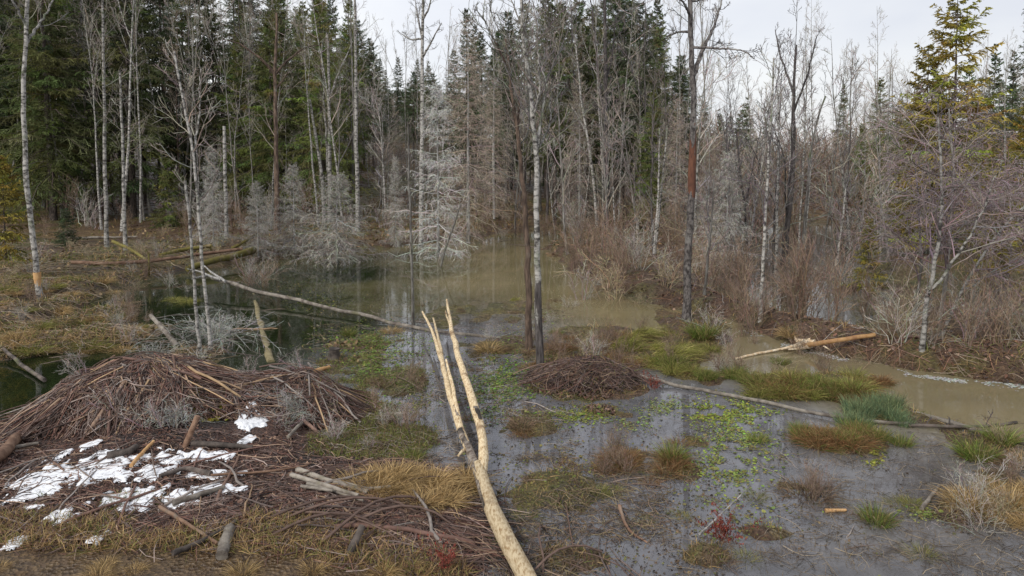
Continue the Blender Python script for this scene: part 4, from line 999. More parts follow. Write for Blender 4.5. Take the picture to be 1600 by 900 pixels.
# ------------------------------------------------------------------ logs
def log_pts(px, off, K=14, z=None):
    P = []
    for i, (u, v) in enumerate(px):
        if z is not None:
            zz = z if not isinstance(z, (list, tuple)) else z[i]; p = at_z(u, v, zz)
        else:
            p = hit(u, v); p[2] = max(p[2], 0) + off
        P.append(p)
    return res(P, K)
def log(name, lab, px, w0, w1, mat, off=.03, z=None, cat='log', branches=0, seed=0, K=14, group=None, blen=.8, bcol=(.35, .34, .32)):
    rng = np.random.default_rng(500 + seed)
    P = log_pts(px, off, K, z); b = P[0].copy(); dist = np.hypot(P[:, 1], P[:, 0] * .3)
    Rr = np.linspace(w0, w1, K) / 2 * np.hypot(np.hypot(P[:, 0], P[:, 1]), CAM_Z)[:] / F_PX * .93
    P = P - b; P[1:-1] += rng.normal(0, .012, P[1:-1].shape) * np.linalg.norm(P[-1]) / 6
    g = G(); g.tubes(P, Rr, 9, rough=.07, rng=rng, cap=True)
    if not branches:
        o = link(name, g.mesh(name, mat)); o.location = b
        return setp(o, lab, cat, group)
    e = thing(name, lab, cat, tuple(b), group=group); link('trunk', g.mesh('trunk', mat), e)
    P1, R1 = grow(rng, P[None], Rr[None], branches, .05, .9, blen, .9, .3, .15, 6, rl=.02)
    gb = G(); gb.tubes(P1, np.maximum(R1, .008), 4, col=cvar(rng, bcol, len(P1)))
    P2, R2 = grow(rng, P1, R1, 3, .3, 1, -.4, .6, .1, .15, 4); gb.tubes(P2, np.maximum(R2, .005), 3, col=cvar(rng, bcol, len(P2)))
    link('branches', gb.mesh('branches', M_TWIG), e)
    return e
log('fallen_log', 'long grey fallen log slanting across the pond', [(332, 434), (400, 455), (470, 470), (560, 492), (640, 509), (720, 521), (815, 533)], 6.5, 5.5, M_LOG, z=[.45, .3, .2, .12, .08, .04, 0.0], seed=1, K=20)
for k, pp in enumerate([[(334, 434), (312, 424), (292, 420)], [(345, 437), (322, 430), (300, 436)], [(352, 440), (330, 425), (315, 412)]]):
    log('bare_branch', 'bleached branch splayed at the left end of the long grey log', pp, 4, 1.5, M_DEAD, z=[.48, .6, .7], seed=5 + k, cat='branch', group='bleached branches of the long grey log')
log('fallen_log', 'long rust brown log lying across the far left bank', [(112, 410), (160, 411), (210, 411), (260, 405), (320, 396), (378, 389)], 6, 5, M_REDLOG, z=[.55, .5, .5, .55, .6, .65], seed=2)
log('fallen_log', 'thick yellow mossy log at the pond edge', [(292, 420), (330, 408), (365, 400), (396, 391)], 9, 12, M_MOSSLOG, z=[.25, .4, .45, .5], seed=3)
log('fallen_log', 'upper mossy log behind the rust brown log', [(250, 400), (285, 390), (330, 384)], 7, 6, M_MOSSLOG, z=[.4, .5, .6], seed=4)
log('leaning_log', 'thin mossy stick rising to the right behind the mossy log', [(362, 388), (385, 376), (398, 367)], 5, 4, M_MOSSLOG, z=[.6, .9, 1.1], seed=10)
log('leaning_log', 'yellow mossy branch slanting down to the rust brown log', [(176, 377), (205, 390), (230, 407)], 5, 4, M_MOSSLOG, z=[1.0, .7, .5], seed=11)
log('fallen_log', 'thin grey log lying flat under the left forest', [(95, 373), (150, 371), (215, 370)], 4, 3, M_LOG, z=[.6, .6, .6], seed=12)
log('standing_stake', 'short mossy upright stake by the rust brown log', [(233, 438), (233, 415), (232, 395)], 3, 2.5, M_MOSSLOG, z=[-.1, .5, .95], seed=13, cat='stake')
log('sunken_log', 'pale log lying under water in the dark pond', [(424, 568), (412, 525), (402, 490), (396, 462)], 13, 9, M_SUNK, z=[-.03, -.05, -.07, -.08], seed=14)
log('sunken_log', 'second submerged log right of the pale one', [(508, 534), (490, 515), (470, 492)], 9, 6, M_SUNK, z=[-.05, -.07, -.08], seed=15)
log('leaning_log', 'barkless stem slanting out of the water left of the snag', [(276, 540), (258, 518), (235, 492)], 8, 6, M_LOG, z=[.05, .35, .7], seed=16)
log('fallen_log', 'peeled tan log pointing right from the beaver chewed end', [(1258, 540), (1300, 533), (1367, 523)], 8, 6, M_TANLOG, z=[.16, .38, .52], seed=17, K=12)
log('fallen_log', 'long grey half sunken log between the right tussocks', [(975, 581), (1040, 598), (1105, 611), (1170, 622), (1240, 640), (1330, 656), (1425, 662)], 6, 5, M_LOG, z=[.12, .06, .05, .06, .05, .06, .04], seed=18, K=20)
log('fallen_log', 'thin log continuing to the right edge past the tussocks', [(1425, 645), (1470, 655), (1530, 675), (1620, 695)], 7, 9, M_LOG, z=[.05, .06, .08, .1], seed=19)
log('dark_branch', 'black wet branch forked over the water at right', [(1420, 664), (1470, 666), (1530, 668), (1590, 660)], 5, 4, M_DKLOG, z=[.04, .08, .12, .25], seed=20, branches=5, cat='branch', blen=.35, bcol=(.08, .07, .065))
log('fallen_log', 'short log with lichen bark lying in the mossy shallows', [(512, 648), (560, 649), (635, 646)], 7, 6, M_LOG, z=[.10, .07, .04], seed=21)
log('driftwood', 'straight thin pole floating toward the chewed log', [(1150, 560), (1190, 551), (1236, 543)], 4, 4, M_FRESH, z=[.02, .03, .05], seed=22, cat='stick')
log('driftwood', 'pale stick pointing out of the water beside the chewed log', [(1287, 541), (1300, 549), (1316, 549)], 3, 2, M_FRESH, z=[.1, .05, .02], seed=23, cat='stick')
log('floating_stick', 'bright orange peeled stick at the water by brown tussock', [(1290, 798), (1322, 797)], 6, 4, M_TANLOG, z=[.02, .02], seed=24, cat='stick')
log('floating_stick', 'long bare branch bent in the near shallows', [(968, 790), (975, 815), (985, 832), (1012, 848)], 6, 3, M_REDLOG, z=[.08, .03, .02, .0], seed=25, cat='branch')
log('thin_branch', 'long bleached twig reaching up right from the red bush', [(1092, 836), (1125, 805), (1165, 766)], 3.5, 1.5, M_DEAD, z=[.02, .15, .3], seed=26, cat='branch', branches=0)
log('driftwood', 'grey broken branch lying by the right edge tussock', [(1440, 795), (1468, 758)], 6, 4, M_LOG, z=[.03, .1], seed=27, cat='branch')
log('red_log', 'reddish log end at the left edge below the lodge', [(-40, 750), (0, 726), (28, 697)], 17, 14, M_REDLOG, off=.1, seed=28)
log('stripped_pole', 'pinkish peeled pole leaning upright against the lodge front', [(277, 727), (290, 695), (309, 650)], 9, 8, M_REDLOG, z=[.2, .45, .85], seed=29, cat='pole')
log('stump_log', 'short grey birch log lying end on in the near mud', [(347, 876), (352, 855), (360, 834)], 17, 16, M_LOG, off=.05, seed=30)
log('long_stick', 'long brown branch lying before the short grey birch log', [(270, 875), (320, 853), (370, 823)], 8, 5, M_DKLOG, off=.06, seed=31, cat='branch')
log('short_log', 'dark short log standing out of the near mud', [(545, 868), (556, 845), (566, 822)], 13, 11, M_DKLOG, z=[.3, .38, .48], seed=32)
log('curved_branch', 'curved brown branch beside the dark short log', [(570, 850), (590, 830), (600, 815), (596, 806)], 6, 4, M_REDLOG, off=.04, seed=33, cat='branch')
for k, (pp, w) in enumerate([([(465, 742), (510, 758), (575, 776)], 8), ([(455, 754), (500, 768), (560, 786)], 7), ([(480, 764), (530, 778), (568, 790)], 6), ([(470, 772), (520, 779)], 5), ([(525, 760), (575, 772), (610, 768)], 6)]):
    log('stacked_log', 'grey barked log in the bundle on the mud', pp, w, w * .85, M_LOG, off=.06 + .03 * (k % 2), seed=34 + k, group='bundle of grey logs on the mud')
for k, (pp, w, m) in enumerate([([(205, 735), (222, 715), (240, 697)], 6, M_TANLOG), ([(0, 712), (30, 706), (60, 700)], 6, M_LOG), ([(300, 700), (345, 703), (395, 706)], 9, M_DKLOG), ([(270, 795), (310, 783), (350, 770)], 9, M_LOG),
                                ([(330, 748), (290, 738), (250, 752)], 8, M_DKLOG), ([(168, 720), (200, 713), (215, 705)], 12, M_DKLOG), ([(250, 800), (280, 820), (340, 858)], 6, M_REDLOG), ([(70, 600), (40, 580), (0, 545)], 6, M_DKLOG),
                                ([(500, 640), (470, 668), (450, 690)], 7, M_LOG), ([(490, 585), (515, 578)], 8, M_TANLOG), ([(330, 750), (420, 745), (480, 735)], 4, M_REDLOG)]):
    log('loose_branch', ['tan stick leaning on the left foot of the lodge', 'grey stick on the left waterline below the lodge', 'dark log at the foot of the lodge right side', 'grey bark log below the snow', 'dark curved log between the snow patches',
        'thick black log stub left of the largest snow patch', 'reddish branch slanting below the snow', 'dark branch reaching over the green water at left', 'grey stick propped on the right lodge ridge', 'orange stick end on the right tip of the lodge', 'thin rusty branch right of the snow'][k], pp, w, w * .7, m, off=.06, seed=60 + k, cat='branch')

# stump
b = hit(521, 562); g = G(); rng = np.random.default_rng(3); zz = np.linspace(-.1, .26, 6)
g.tubes(np.stack([zz * .1, zz * 0, zz], -1), np.array([.18, .15, .13, .125, .12, .12]), 12, rough=.07, rng=rng, cap=True)
o = setp(link('tree_stump', g.mesh('tree_stump', M_DKLOG)), 'dark cut stump in the mossy shallows behind the lodge', 'stump'); o.location = b

# beaver-felled peeled birch
def felled():
    tz = lambda n, a, c: list(np.linspace(a, c, n))
    rng = np.random.default_rng(9)
    main = [(835, 925), (818, 893), (792, 845), (768, 795), (752, 745), (747, 728)]
    P = res([at_z(u, v, z) for (u, v), z in zip(main, [.12, .12, .13, .14, .16, .18])], 16); b = P[0].copy()
    w = np.interp(np.linspace(0, 1, 16), [0, .3, .6, .85, 1], [28, 26, 23, 20, 19])
    sl = np.linalg.norm(P - CAM, axis=1); Rr = w / 2 * sl / F_PX
    e = thing('fallen_birch', 'large forked beaver peeled trunk lying over the shallows', 'fallen tree', tuple(b))
    g = G(); g.tubes(P - b, Rr, 14, rough=.025, rng=rng, cap=True); link('trunk', g.mesh('trunk', M_PEEL), e)
    def limb(px, zs, ws, mat=M_PEEL, K=20, nm='limb'):
        L = res([at_z(u, v, z) for (u, v), z in zip(px, zs)], K); sl = np.linalg.norm(L - CAM, axis=1)
        r = np.interp(np.linspace(0, 1, K), np.linspace(0, 1, len(ws)), ws) / 2 * sl / F_PX
        L[2:-2] += rng.normal(0, .008, (K - 4, 3))
        g = G(); g.tubes(L - b, r, 10, rough=.05, rng=rng, cap=True); return link(nm, g.mesh(nm, mat), e), L - b, r
    l1, A, ra = limb([(750, 742), (736, 715), (722, 680), (712, 645), (700, 605), (690, 560), (676, 520), (660, 487)], [.18, .19, .22, .26, .30, .34, .38, .42], [13, 12, 10.5, 8.5, 6.5, 5, 4, 2.5])
    l2, B, rb = limb([(752, 745), (761, 715), (755, 680), (741, 635), (727, 590), (712, 545), (703, 500), (698, 468)], [.17, .21, .28, .35, .42, .48, .54, .60], [15, 13, 12, 10, 8.5, 6.5, 4.5, 2.5])
    limb([(716, 652), (710, 620), (704, 590), (697, 562)], [.26, .36, .44, .50], [8, 6, 5, 3], K=8, nm='stub')
    limb([(693, 570), (686, 530), (677, 497)], [.33, .42, .50], [5, 4, 2.5], K=8, nm='stub')
    limb([(704, 510), (699, 498), (696, 486)], [.53, .57, .62], [4, 3, 2], K=6, nm='stub')
    limb([(731, 700), (722, 705), (716, 712)], [.20, .25, .26], [7, 5, 3], K=6, nm='stub')
    # rests of bark: partial shells on the upper side
    def shell(P, r, i0, i1, a0, a1, nm):
        Q = res(P[i0:i1 + 1], 7); rr = np.interp(np.linspace(i0, i1, 7), np.arange(len(r)), r) + .006
        T = nrm(np.gradient(Q, axis=0)); A_ = nrm(np.cross(T, np.array([0, 0, 1.]))); B_ = np.cross(A_, T)
        th = np.linspace(a0, a1, 6); jt = rng.normal(0, .25, (7, 6)) * np.array([1, 0, 0, 0, 0, 1])
        V = Q[:, None] + rr[:, None, None] * (np.cos(th + jt)[..., None] * A_[:, None] + np.sin(th + jt)[..., None] * B_[:, None])
        i = np.arange(42).reshape(7, 6); q = np.stack([i[:-1, :-1], i[:-1, 1:], i[1:, 1:], i[1:, :-1]], -1).reshape(-1, 4)
        gg = G(); gg.add(V, q); o = link(nm, gg.mesh(nm, M_PATCH), e); o['label'] = 'remaining grey bark on the peeled wood'
    shell(A, ra, 0, 2, .3, 2.9, 'bark_patch'); shell(A, ra, 2, 3, 1.4, 2.9, 'bark_patch'); shell(A, ra, 4, 5, .4, 1.5, 'bark_patch'); shell(B, rb, 3, 4, .9, 1.9, 'bark_patch'); shell(P - b, Rr, 9, 14, 2.6, 3.3, 'bark_patch')
felled()

# chewed pale log end
def chewed():
    rng = np.random.default_rng(12); b = at_z(1262, 541, 0.0)
    e = thing('chewed_log', 'white splintered beaver chewed log end on the right waterline', 'log', tuple(b))
    for k, (pp, w0, w1) in enumerate([([(1264, 537), (1245, 541), (1222, 545)], 13, 3), ([(1266, 533), (1255, 533), (1245, 531)], 9, 4), ([(1270, 540), (1252, 545), (1232, 546)], 7, 2), ([(1246, 533), (1243, 530), (1242, 524)], 4, 2), ([(1272, 536), (1262, 534), (1256, 538)], 10, 7)]):
        L = res([at_z(u, v, .10 + .02 * k) for u, v in pp], 7); r = np.linspace(w0, w1, 7) / 2 * np.linalg.norm(L - CAM, axis=1) / F_PX
        g = G(); g.tubes(L - b, r, 7, rough=.15, rng=rng, cap=True); link('splinter', g.mesh('splinter', M_FRESH), e)
chewed()

# ------------------------------------------------------------------ lodge and twig heap
STK = []
for i in range(10):
    rng = np.random.default_rng(700 + i); K = 7; s = np.linspace(0, 1, K)
    P = np.stack([s - .5, np.sin(s * 3.14) * rng.normal(0, .07) + rng.normal(0, .008, K), np.sin(s * 3.14) * abs(rng.normal(0, .04)) + rng.normal(0, .006, K)], -1)
    r = (.006 + .009 * rng.uniform()) * np.linspace(1, rng.uniform(.4, .9), K)
    col = [(.16, .10, .075), (.19, .135, .105), (.11, .075, .06), (.22, .17, .14), (.28, .19, .12), (.13, .10, .09), (.17, .10, .08), (.24, .21, .19), (.12, .08, .065), (.42, .29, .17)][i]
    g = G(); g.tubes(P, r, 6, col=col, cap=True); STK.append(g.mesh('stick', M_WOOD))
THK = []
for i in range(4):
    rng = np.random.default_rng(730 + i); K = 7; s_ = np.linspace(-.5, .5, K)
    g = G(); g.tubes(np.stack([s_, rng.normal(0, .006, K), rng.normal(0, .006, K)], -1), .034 * np.linspace(1.1, .85, K), 8, col=[(.18, .115, .09), (.22, .15, .11), (.13, .10, .09), (.20, .16, .14)][i], cap=True, rough=.06, rng=rng); THK.append(g.mesh('gnawed_log', M_WOOD))
def lay(x, y, az, L, f=surf, lift=.012, k=None):
    k = k or float(np.clip(np.exp(rngp.normal(-.15, .35)), .5, 1.35))
    dx, dy = math.cos(az) * L / 2, math.sin(az) * L / 2
    h = f(np.array([x - dx, x, x + dx]), np.array([y - dy, y, y + dy]))
    h = np.maximum(h, -.03)
    up = max(0.0, h[1] - (h[0] + h[2]) / 2) * .75
    p0 = Vector((x - dx, y - dy, h[0] + up)); p1 = Vector((x + dx, y + dy, h[2] + up))
    xa = (p1 - p0).normalized(); ya = Vector((0, 0, 1)).cross(xa).normalized(); za = xa.cross(ya)
    M = Matrix((xa, ya, za)).transposed().to_4x4(); M.translation = (p0 + p1) / 2 + Vector((0, 0, lift))
    return M @ Matrix.Diagonal((L, L * k, L * k, 1))
def mound(hf, cx, cy, rx, ry, nm, par, off):
    xs_ = np.linspace(cx - rx, cx + rx, 70); ys_ = np.linspace(cy - ry, cy + ry, 50)
    me = grid_mesh(xs_, ys_, lambda x, y: hf(x, y) - .03, lambda x, y, z: np.tile(np.array([.035, .026, .022]), (len(x), 1)) * (.6 + .8 * fbm(x * 3, y * 3, 4))[:, None], nm, M_GROUND)
    o = link(nm, me, par)
    o.matrix_local = Matrix.Translation(-Vector(off))
def mini(n, xf, hf, Lr, cols, rng, wr=(.008, .02), rad=None, K=5, lift=.03):
    x, y = xf(n); az = rad(x, y) if rad else rng.uniform(0, 6.28, n)
    L = rng.uniform(*Lr, n); s = np.linspace(-.5, .5, K)
    bow = rng.normal(0, .13, n)
    px_ = x[:, None] + np.cos(az)[:, None] * L[:, None] * s - np.sin(az)[:, None] * (bow * L)[:, None] * (1 - 4 * s ** 2)
    py_ = y[:, None] + np.sin(az)[:, None] * L[:, None] * s + np.cos(az)[:, None] * (bow * L)[:, None] * (1 - 4 * s ** 2)
    hh = np.maximum(hf(px_.ravel(), py_.ravel()).reshape(px_.shape), 0)
    base = np.maximum(hh[:, :1] * (.5 - s) + hh[:, -1:] * (s + .5), hh * .85 + .15 * hh.mean(1, keepdims=True))
    P = np.stack([px_, py_, base + rng.uniform(0, lift, (n, 1)) + rng.normal(0, .012, (n, K))], -1)
    w = rng.uniform(*wr, (n, 1)) * np.linspace(.5, .25, K)
    c = np.array(cols)[rng.integers(0, len(cols), n)] * (1 + rng.normal(0, .25, (n, 1))).clip(.4, 1.8)
    return P, w, c
BRN = [(.15, .08, .062), (.125, .066, .052), (.085, .058, .05), (.17, .12, .105), (.10, .07, .062), (.26, .205, .18), (.05, .038, .036), (.30, .21, .15), (.12, .075, .065)]
GRYT = [(.24, .215, .20), (.18, .155, .145), (.30, .27, .25), (.15, .105, .085)]
def build_lodge():
    rng = np.random.default_rng(31); off = (LC1[0], LC1[1], 0.0)
    e = thing('beaver_lodge', 'large beaver lodge heaped from brown sticks on the left shore', 'beaver lodge', off)
    mound(lambda x, y: np.where(lodge_h(x, y) > -.2, lodge_h(x, y), -.35), (LC1[0] + LC2[0]) / 2 - .5, LC1[1], 4.1, 2.4, 'mound', e, off)
    def xf(n):
        X = []; Y = []
        while len(X) < n:
            x = rng.uniform(LC0[0] - 1.1, LC2[0] + 1.2, n * 3); y = rng.uniform(LC1[1] - 1.8, LC1[1] + 1.8, n * 3)
            k = lodge_h(x, y) > height(x, y) - .02
            X += list(x[k]); Y += list(y[k])
        return np.array(X[:n]), np.array(Y[:n])
    def radial(x, y):
        return np.where(rng.uniform(0, 1, len(x)) < .45, np.arctan2((y - LC1[1]) * 1.3, x - LC1[0]) + rng.normal(0, .5, len(x)), rng.uniform(0, 6.28, len(x)))
    x, y = xf(290); az = radial(x, y)
    for i in range(290):
        o = link('stick', STK[int(rng.integers(10)) if rng.uniform() < .8 else int(rng.choice([0, 2, 5, 8]))], e)
        o.matrix_local = Matrix.Translation(-Vector(off)) @ lay(x[i], y[i], az[i], rng.uniform(.5, 1.45), lodge_h, rng.uniform(.0, .05))
    for i in range(9):
        p = (LC1[0] + rng.uniform(-2.0, 3.2), LC1[1] - rng.uniform(.2, 1.3)); o = link('gnawed_log', THK[i % 4], e)
        o.matrix_local = Matrix.Translation(-Vector(off)) @ lay(p[0], p[1], rng.uniform(0, 3.14), rng.uniform(.45, 1.0), lodge_h, .03, rng.uniform(.8, 1.3))
    # pale peeled sticks near the top
    for (u, v, az_, L) in [(262, 572, 2.5, .45), (252, 570, 2.35, .5), (272, 580, 2.6, .5), (280, 620, 2.2, .3), (246, 578, 2.7, .7)]:
        p = at_y(u, v, 12.0); o = link('stick', STK[9 if L < .65 else 4], e); o.matrix_local = Matrix.Translation(-Vector(off)) @ lay(p[0], p[1] - .1, az_, L, lodge_h, .05)
    P, w, c = mini(2600, xf, lodge_h, (.35, 1.1), BRN + [(.20, .13, .10)], rng, (.012, .028), radial, lift=.06)
    g = G(); g.tubes(P - np.array(off), w, 4, col=c)
    P, w, c = mini(2200, xf, lodge_h, (.2, .6), GRYT + BRN, rng, (.006, .012), radial, lift=.10)
    g.tubes(P - np.array(off), w, 3, col=c)
    o = link('twigs', g.mesh('twigs', M_TWIG), e); setp(o, kind='stuff')
    for (u, v, y_, s_) in [(275, 680, 10.9, .42), (250, 690, 10.8, .38), (130, 600, 11.9, .34), (455, 655, 11.6, .42), (430, 665, 11.4, .36), (480, 690, 11.2, .36), (180, 670, 10.9, .3), (390, 590, 12.6, .3), (470, 590, 12.6, .3)]:
        p = at_y(u, v, y_); o = link('twig_tuft', SHM['grey' if s_ < .4 else 'silver'][0], e); zt = float(lodge_h(np.array([p[0]]), np.array([p[1]]))[0])
        o.location = (p[0] - off[0], p[1] - off[1], zt + .02); o.rotation_euler = (rng.normal(.5, .2), rng.normal(0, .3), rng.uniform(0, 6.28)); o.scale = (s_, s_, s_)
    gl = G(); x, y = xf(3800); n = len(x)
    gl.discs(np.stack([x, y, lodge_h(x, y) + rng.uniform(.0, .05, n)], -1) - np.array(off), rng.uniform(.012, .035, n), np.array([(.14, .085, .06), (.07, .05, .045), (.22, .15, .10), (.04, .033, .03)])[rng.integers(0, 4, n)] * (1 + rng.normal(0, .25, (n, 1))).clip(.4, 1.7), .6, rng)
    setp(link('dead_leaves', gl.mesh('dead_leaves', M_LITTER, False), e), kind='stuff')
    # yellow moss cushions
    for (u, v, y_) in [(322, 628, 11.7), (405, 600, 12.2), (330, 640, 11.5), (245, 590, 11.8)]:
        p = at_y(u, v, y_); gg = G(); n = 260
        x = p[0] + rng.normal(0, .13, n); yy = p[1] + rng.normal(0, .13, n)
        gg.discs(np.stack([x, yy, np.maximum(lodge_h(x, yy), height(x, yy)) + .015], -1) - np.array(off), np.full(n, .03), cvar(rng, (.22, .19, .035), n), .5, rng)
        setp(link('moss_cushion', gg.mesh('moss_cushion', M_LITTER, False), e), kind='stuff')
build_lodge()
def build_heap():
    rng = np.random.default_rng(33); off = (TW[0], TW[1], 0.0)
    e = thing('twig_heap', 'smaller dark twig heap on the middle islet', 'twig heap', off)
    mound(lambda x, y: np.where(heap_h(x, y) > -.15, heap_h(x, y), -.3), TW[0], TW[1], 1.4, 1.1, 'mound', e, off)
    def xf(n):
        r = np.sqrt(rng.uniform(0, 1, n)); a = rng.uniform(0, 6.28, n)
        return TW[0] + 1.15 * r * np.cos(a), TW[1] + .85 * r * np.sin(a)
    rad = lambda x, y: rng.normal(.1, .9, len(x))
    x, y = xf(70); az = rad(x, y)
    for i in range(70):
        o = link('stick', STK[int(rng.choice([2, 2, 5, 8, 8, 0]))], e); o.matrix_local = Matrix.Translation(-Vector(off)) @ lay(x[i], y[i], az[i], rng.uniform(.5, 1.1), heap_h, rng.uniform(0, .04))
    P, w, c = mini(1100, xf, heap_h, (.25, .8), BRN, rng, (.008, .018), rad, lift=.08); c = c * .8
    g = G(); g.tubes(P - np.array(off), w, 3, col=c); setp(link('twigs', g.mesh('twigs', M_TWIG), e), kind='stuff')
build_heap()

# ------------------------------------------------------------------ sticks on mud and shallows
rs = np.random.default_rng(55)
def loose(n, ur, vr, Lr, lab, group, azm=None, cond=None, tones=range(9)):
    k = 0
    while k < n:
        p = at_z(rs.uniform(*ur), rs.uniform(*vr), .2)
        h = hz(p[0], p[1])
        if cond is not None and not cond(p, h): continue
        az = rs.uniform(0, 3.14) if azm is None else rs.normal(*azm)
        o = link('stick', STK[int(rs.choice(list(tones)))]); o.matrix_world = lay(p[0], p[1], az, rs.uniform(*Lr), surf, .015)
        setp(o, lab, 'stick', group); k += 1
loose(85, (0, 740), (725, 850), (.5, 1.5), 'brown gnawed stick lying on the mud below the lodge', 'sticks on the mud below the lodge', cond=lambda p, h: h > .05)
loose(38, (490, 740), (800, 865), (.8, 1.7), 'long thin stick in the sheaf on the mud beside the peeled trunk', 'sheaf of sticks beside the peeled trunk', (.25, .3), lambda p, h: h > .02, (0, 2, 5, 6, 8))
loose(36, (770, 1010), (730, 890), (.3, 1.1), 'dark stick half sunk in the near shallows', 'sticks in the near shallows right of the trunk', tones=(0, 2, 3, 5, 8))
loose(18, (640, 900), (480, 660), (.3, 1.0), 'stick drifting in the middle shallows', 'sticks in the middle shallows', tones=(0, 2, 3, 7))
loose(24, (1060, 1600), (640, 890), (.3, .9), 'thin stick lying in the right hand shallows', 'sticks in the right shallows', tones=(2, 5, 8, 7))
loose(44, (900, 1600), (450, 600), (.4, 1.2), 'red brown stick on the debris bank at right', 'sticks on the right debris bank', cond=lambda p, h: sdist(LAND[2], np.array([p[0]]), np.array([p[1]]))[0] > 0, tones=(0, 4, 6, 7))
loose(30, (0, 480), (410, 550), (.5, 1.8), 'fallen branch on the far left bank', 'fallen branches on the far left bank', tones=(3, 4, 7, 1, 5))
loose(16, (640, 1000), (345, 385), (.8, 2.5), 'bleached driftwood branch at the pond head', 'driftwood at the pond head', tones=(7, 3, 5))

# ------------------------------------------------------------------ snow
def snow(u, v, ru, rv, lab, sd, thr=.40, name='snow_patch'):
    c = hit(u, v); a = hit(u - ru, v); b_ = hit(u + ru, v); t = hit(u, v - rv); d = hit(u, v + rv)
    rx = max(abs(b_[0] - a[0]) / 2, .06); ry = max(abs(t[1] - d[1]) / 2, .06)
    st = .022 if rx > .3 else .014
    x = np.arange(c[0] - rx * 1.3, c[0] + rx * 1.3, st); y = np.arange(c[1] - ry * 1.3, c[1] + ry * 1.3, st)
    X, Y = np.meshgrid(x, y); q = ((X - c[0]) / rx) ** 2 + ((Y - c[1]) / ry) ** 2
    f = fbm(X * 2.6, Y * 2.2, sd, 4) * .6 + fbm(X * 11, Y * 6, sd + 7, 3) * .5 + .20 * (1 - q) - thr - .01
    h = np.maximum(height(X.ravel(), Y.ravel()).reshape(X.shape), lodge_h(X, Y))
    Z = h + np.clip(f * .28, -.014, .026) + .006
    keep = f > -.03
    i = np.arange(X.size).reshape(X.shape)
    k4 = keep[:-1, :-1] & keep[:-1, 1:] & keep[1:, 1:] & keep[1:, :-1]
    qd = np.stack([i[:-1, :-1], i[:-1, 1:], i[1:, 1:], i[1:, :-1]], -1)[k4]
    if not len(qd): return
    us, inv = np.unique(qd, return_inverse=True)
    V = np.stack([X, Y, Z], -1).reshape(-1, 3)[us] - c
    g = G(); g.add(V, inv.reshape(-1, 4)); o = link(name, g.mesh(name, M_SNOW)); o.location = c
    setp(o, lab, 'snow')
for a in [(52, 765, 62, 42, 'ragged snow patch at the left edge below the lodge', 1, .60), (190, 733, 80, 26, 'largest white snow patch in front of the lodge', 2, .565), (240, 778, 105, 20, 'long snow band below the largest patch', 3, .59),
          (95, 808, 26, 15, 'small holed snow patch below the left edge patch', 4, .58), (167, 830, 16, 18, 'small upright snow patch on the lower mud', 5, .52), (327, 712, 40, 9, 'curved snow strip right of the peeled pole', 6, .50),
          (325, 745, 28, 6, 'thin snow strip below the curved strip', 7, .50), (335, 768, 30, 7, 'thin slanting snow tongue right of the long band', 17, .50), (395, 660, 22, 11, 'snow scrap high on the right lodge slope', 8, .52), (386, 691, 9, 7, 'tiny snow spot below the slope scrap', 9, .46),
          (22, 853, 14, 9, 'lone snow spot in straw at lower left', 10, .46), (138, 701, 9, 6, 'tiny snow spot at the lodge foot', 11, .46), (100, 712, 7, 5, 'tiny snow spot left of the lodge foot spot', 12, .46), (378, 742, 6, 4, 'tiny snow dot among sticks right of the snow strips', 13, .46),
          (377, 768, 8, 4, 'lowest tiny snow dot among the sticks', 14, .46), (148, 848, 7, 5, 'tiny snow spot below the upright patch', 15, .46), (270, 722, 16, 7, 'small snow piece under the peeled pole', 16, .5)]:
    snow(*a)

# ------------------------------------------------------------------ grass
SEDGE = ((.13, .18, .035), (.30, .25, .10), (.17, .10, .05)); OLIVE = ((.17, .19, .04), (.30, .27, .09), (.22, .14, .06)); STRAW = ((.46, .33, .16), (.33, .22, .10), (.17, .15, .05)); BLUE = ((.13, .20, .11), (.20, .25, .12), (.24, .19, .09)); RUST = ((.24, .12, .055), (.28, .19, .09), (.12, .16, .04))
TU = {'sedge': [tussock(400 + i, 620, .62, .24, SEDGE, (.6, .25, .15)) for i in range(3)],
      'olive': [tussock(410 + i, 620, .62, .26, OLIVE, (.5, .35, .15), 1.0) for i in range(3)],
      'straw': [tussock(420 + i, 520, .5, .25, STRAW, (.55, .35, .10), 1.0) for i in range(3)],
      'blue': [tussock(430 + i, 520, .62, .26, BLUE, (.55, .35, .10), .5) for i in range(2)],
      'rust': [tussock(440 + i, 560, .6, .26, RUST, (.5, .3, .2), 1.0) for i in range(2)],
      'flat': [tussock(450 + i, 480, .58, .28, ((.22, .23, .05), (.34, .30, .11), (.17, .11, .06)), (.45, .35, .2), 1.3, flat=a) for i, a in enumerate((-2.6, -.4))],
      'brown': [tussock(460 + i, 420, .42, .24, ((.20, .14, .09), (.15, .10, .07), (.24, .19, .10)), (.4, .4, .2), .9) for i in range(3)]}
TUM = {k: [g.mesh('tuft_' + k, M_GRASS, False) for g in v] for k, v in TU.items()}
TTXT = dict(sedge='green sedge', olive='olive sedge', straw='pale straw grass', blue='blue green sedge', rust='rust brown sedge', flat='flattened yellow green sedge', brown='brown withered grass')
def tuft(kind, u, v, s=1.0, lab=None, group=None, wide=1.0, dz=-.02):
    p = hit(u, v); z = max(hz(p[0], p[1]), -.03) + dz
    ms = TUM[kind]; o = link('grass_tussock', ms[int(rs.integers(len(ms)))])
    o.location = (p[0], p[1], z); o.rotation_euler = (0, 0, rs.uniform(0, 6.28) if kind != 'flat' else rs.normal(0, .4)); o.scale = (s * wide, s * wide, s)
    return setp(o, lab, 'tussock', group)
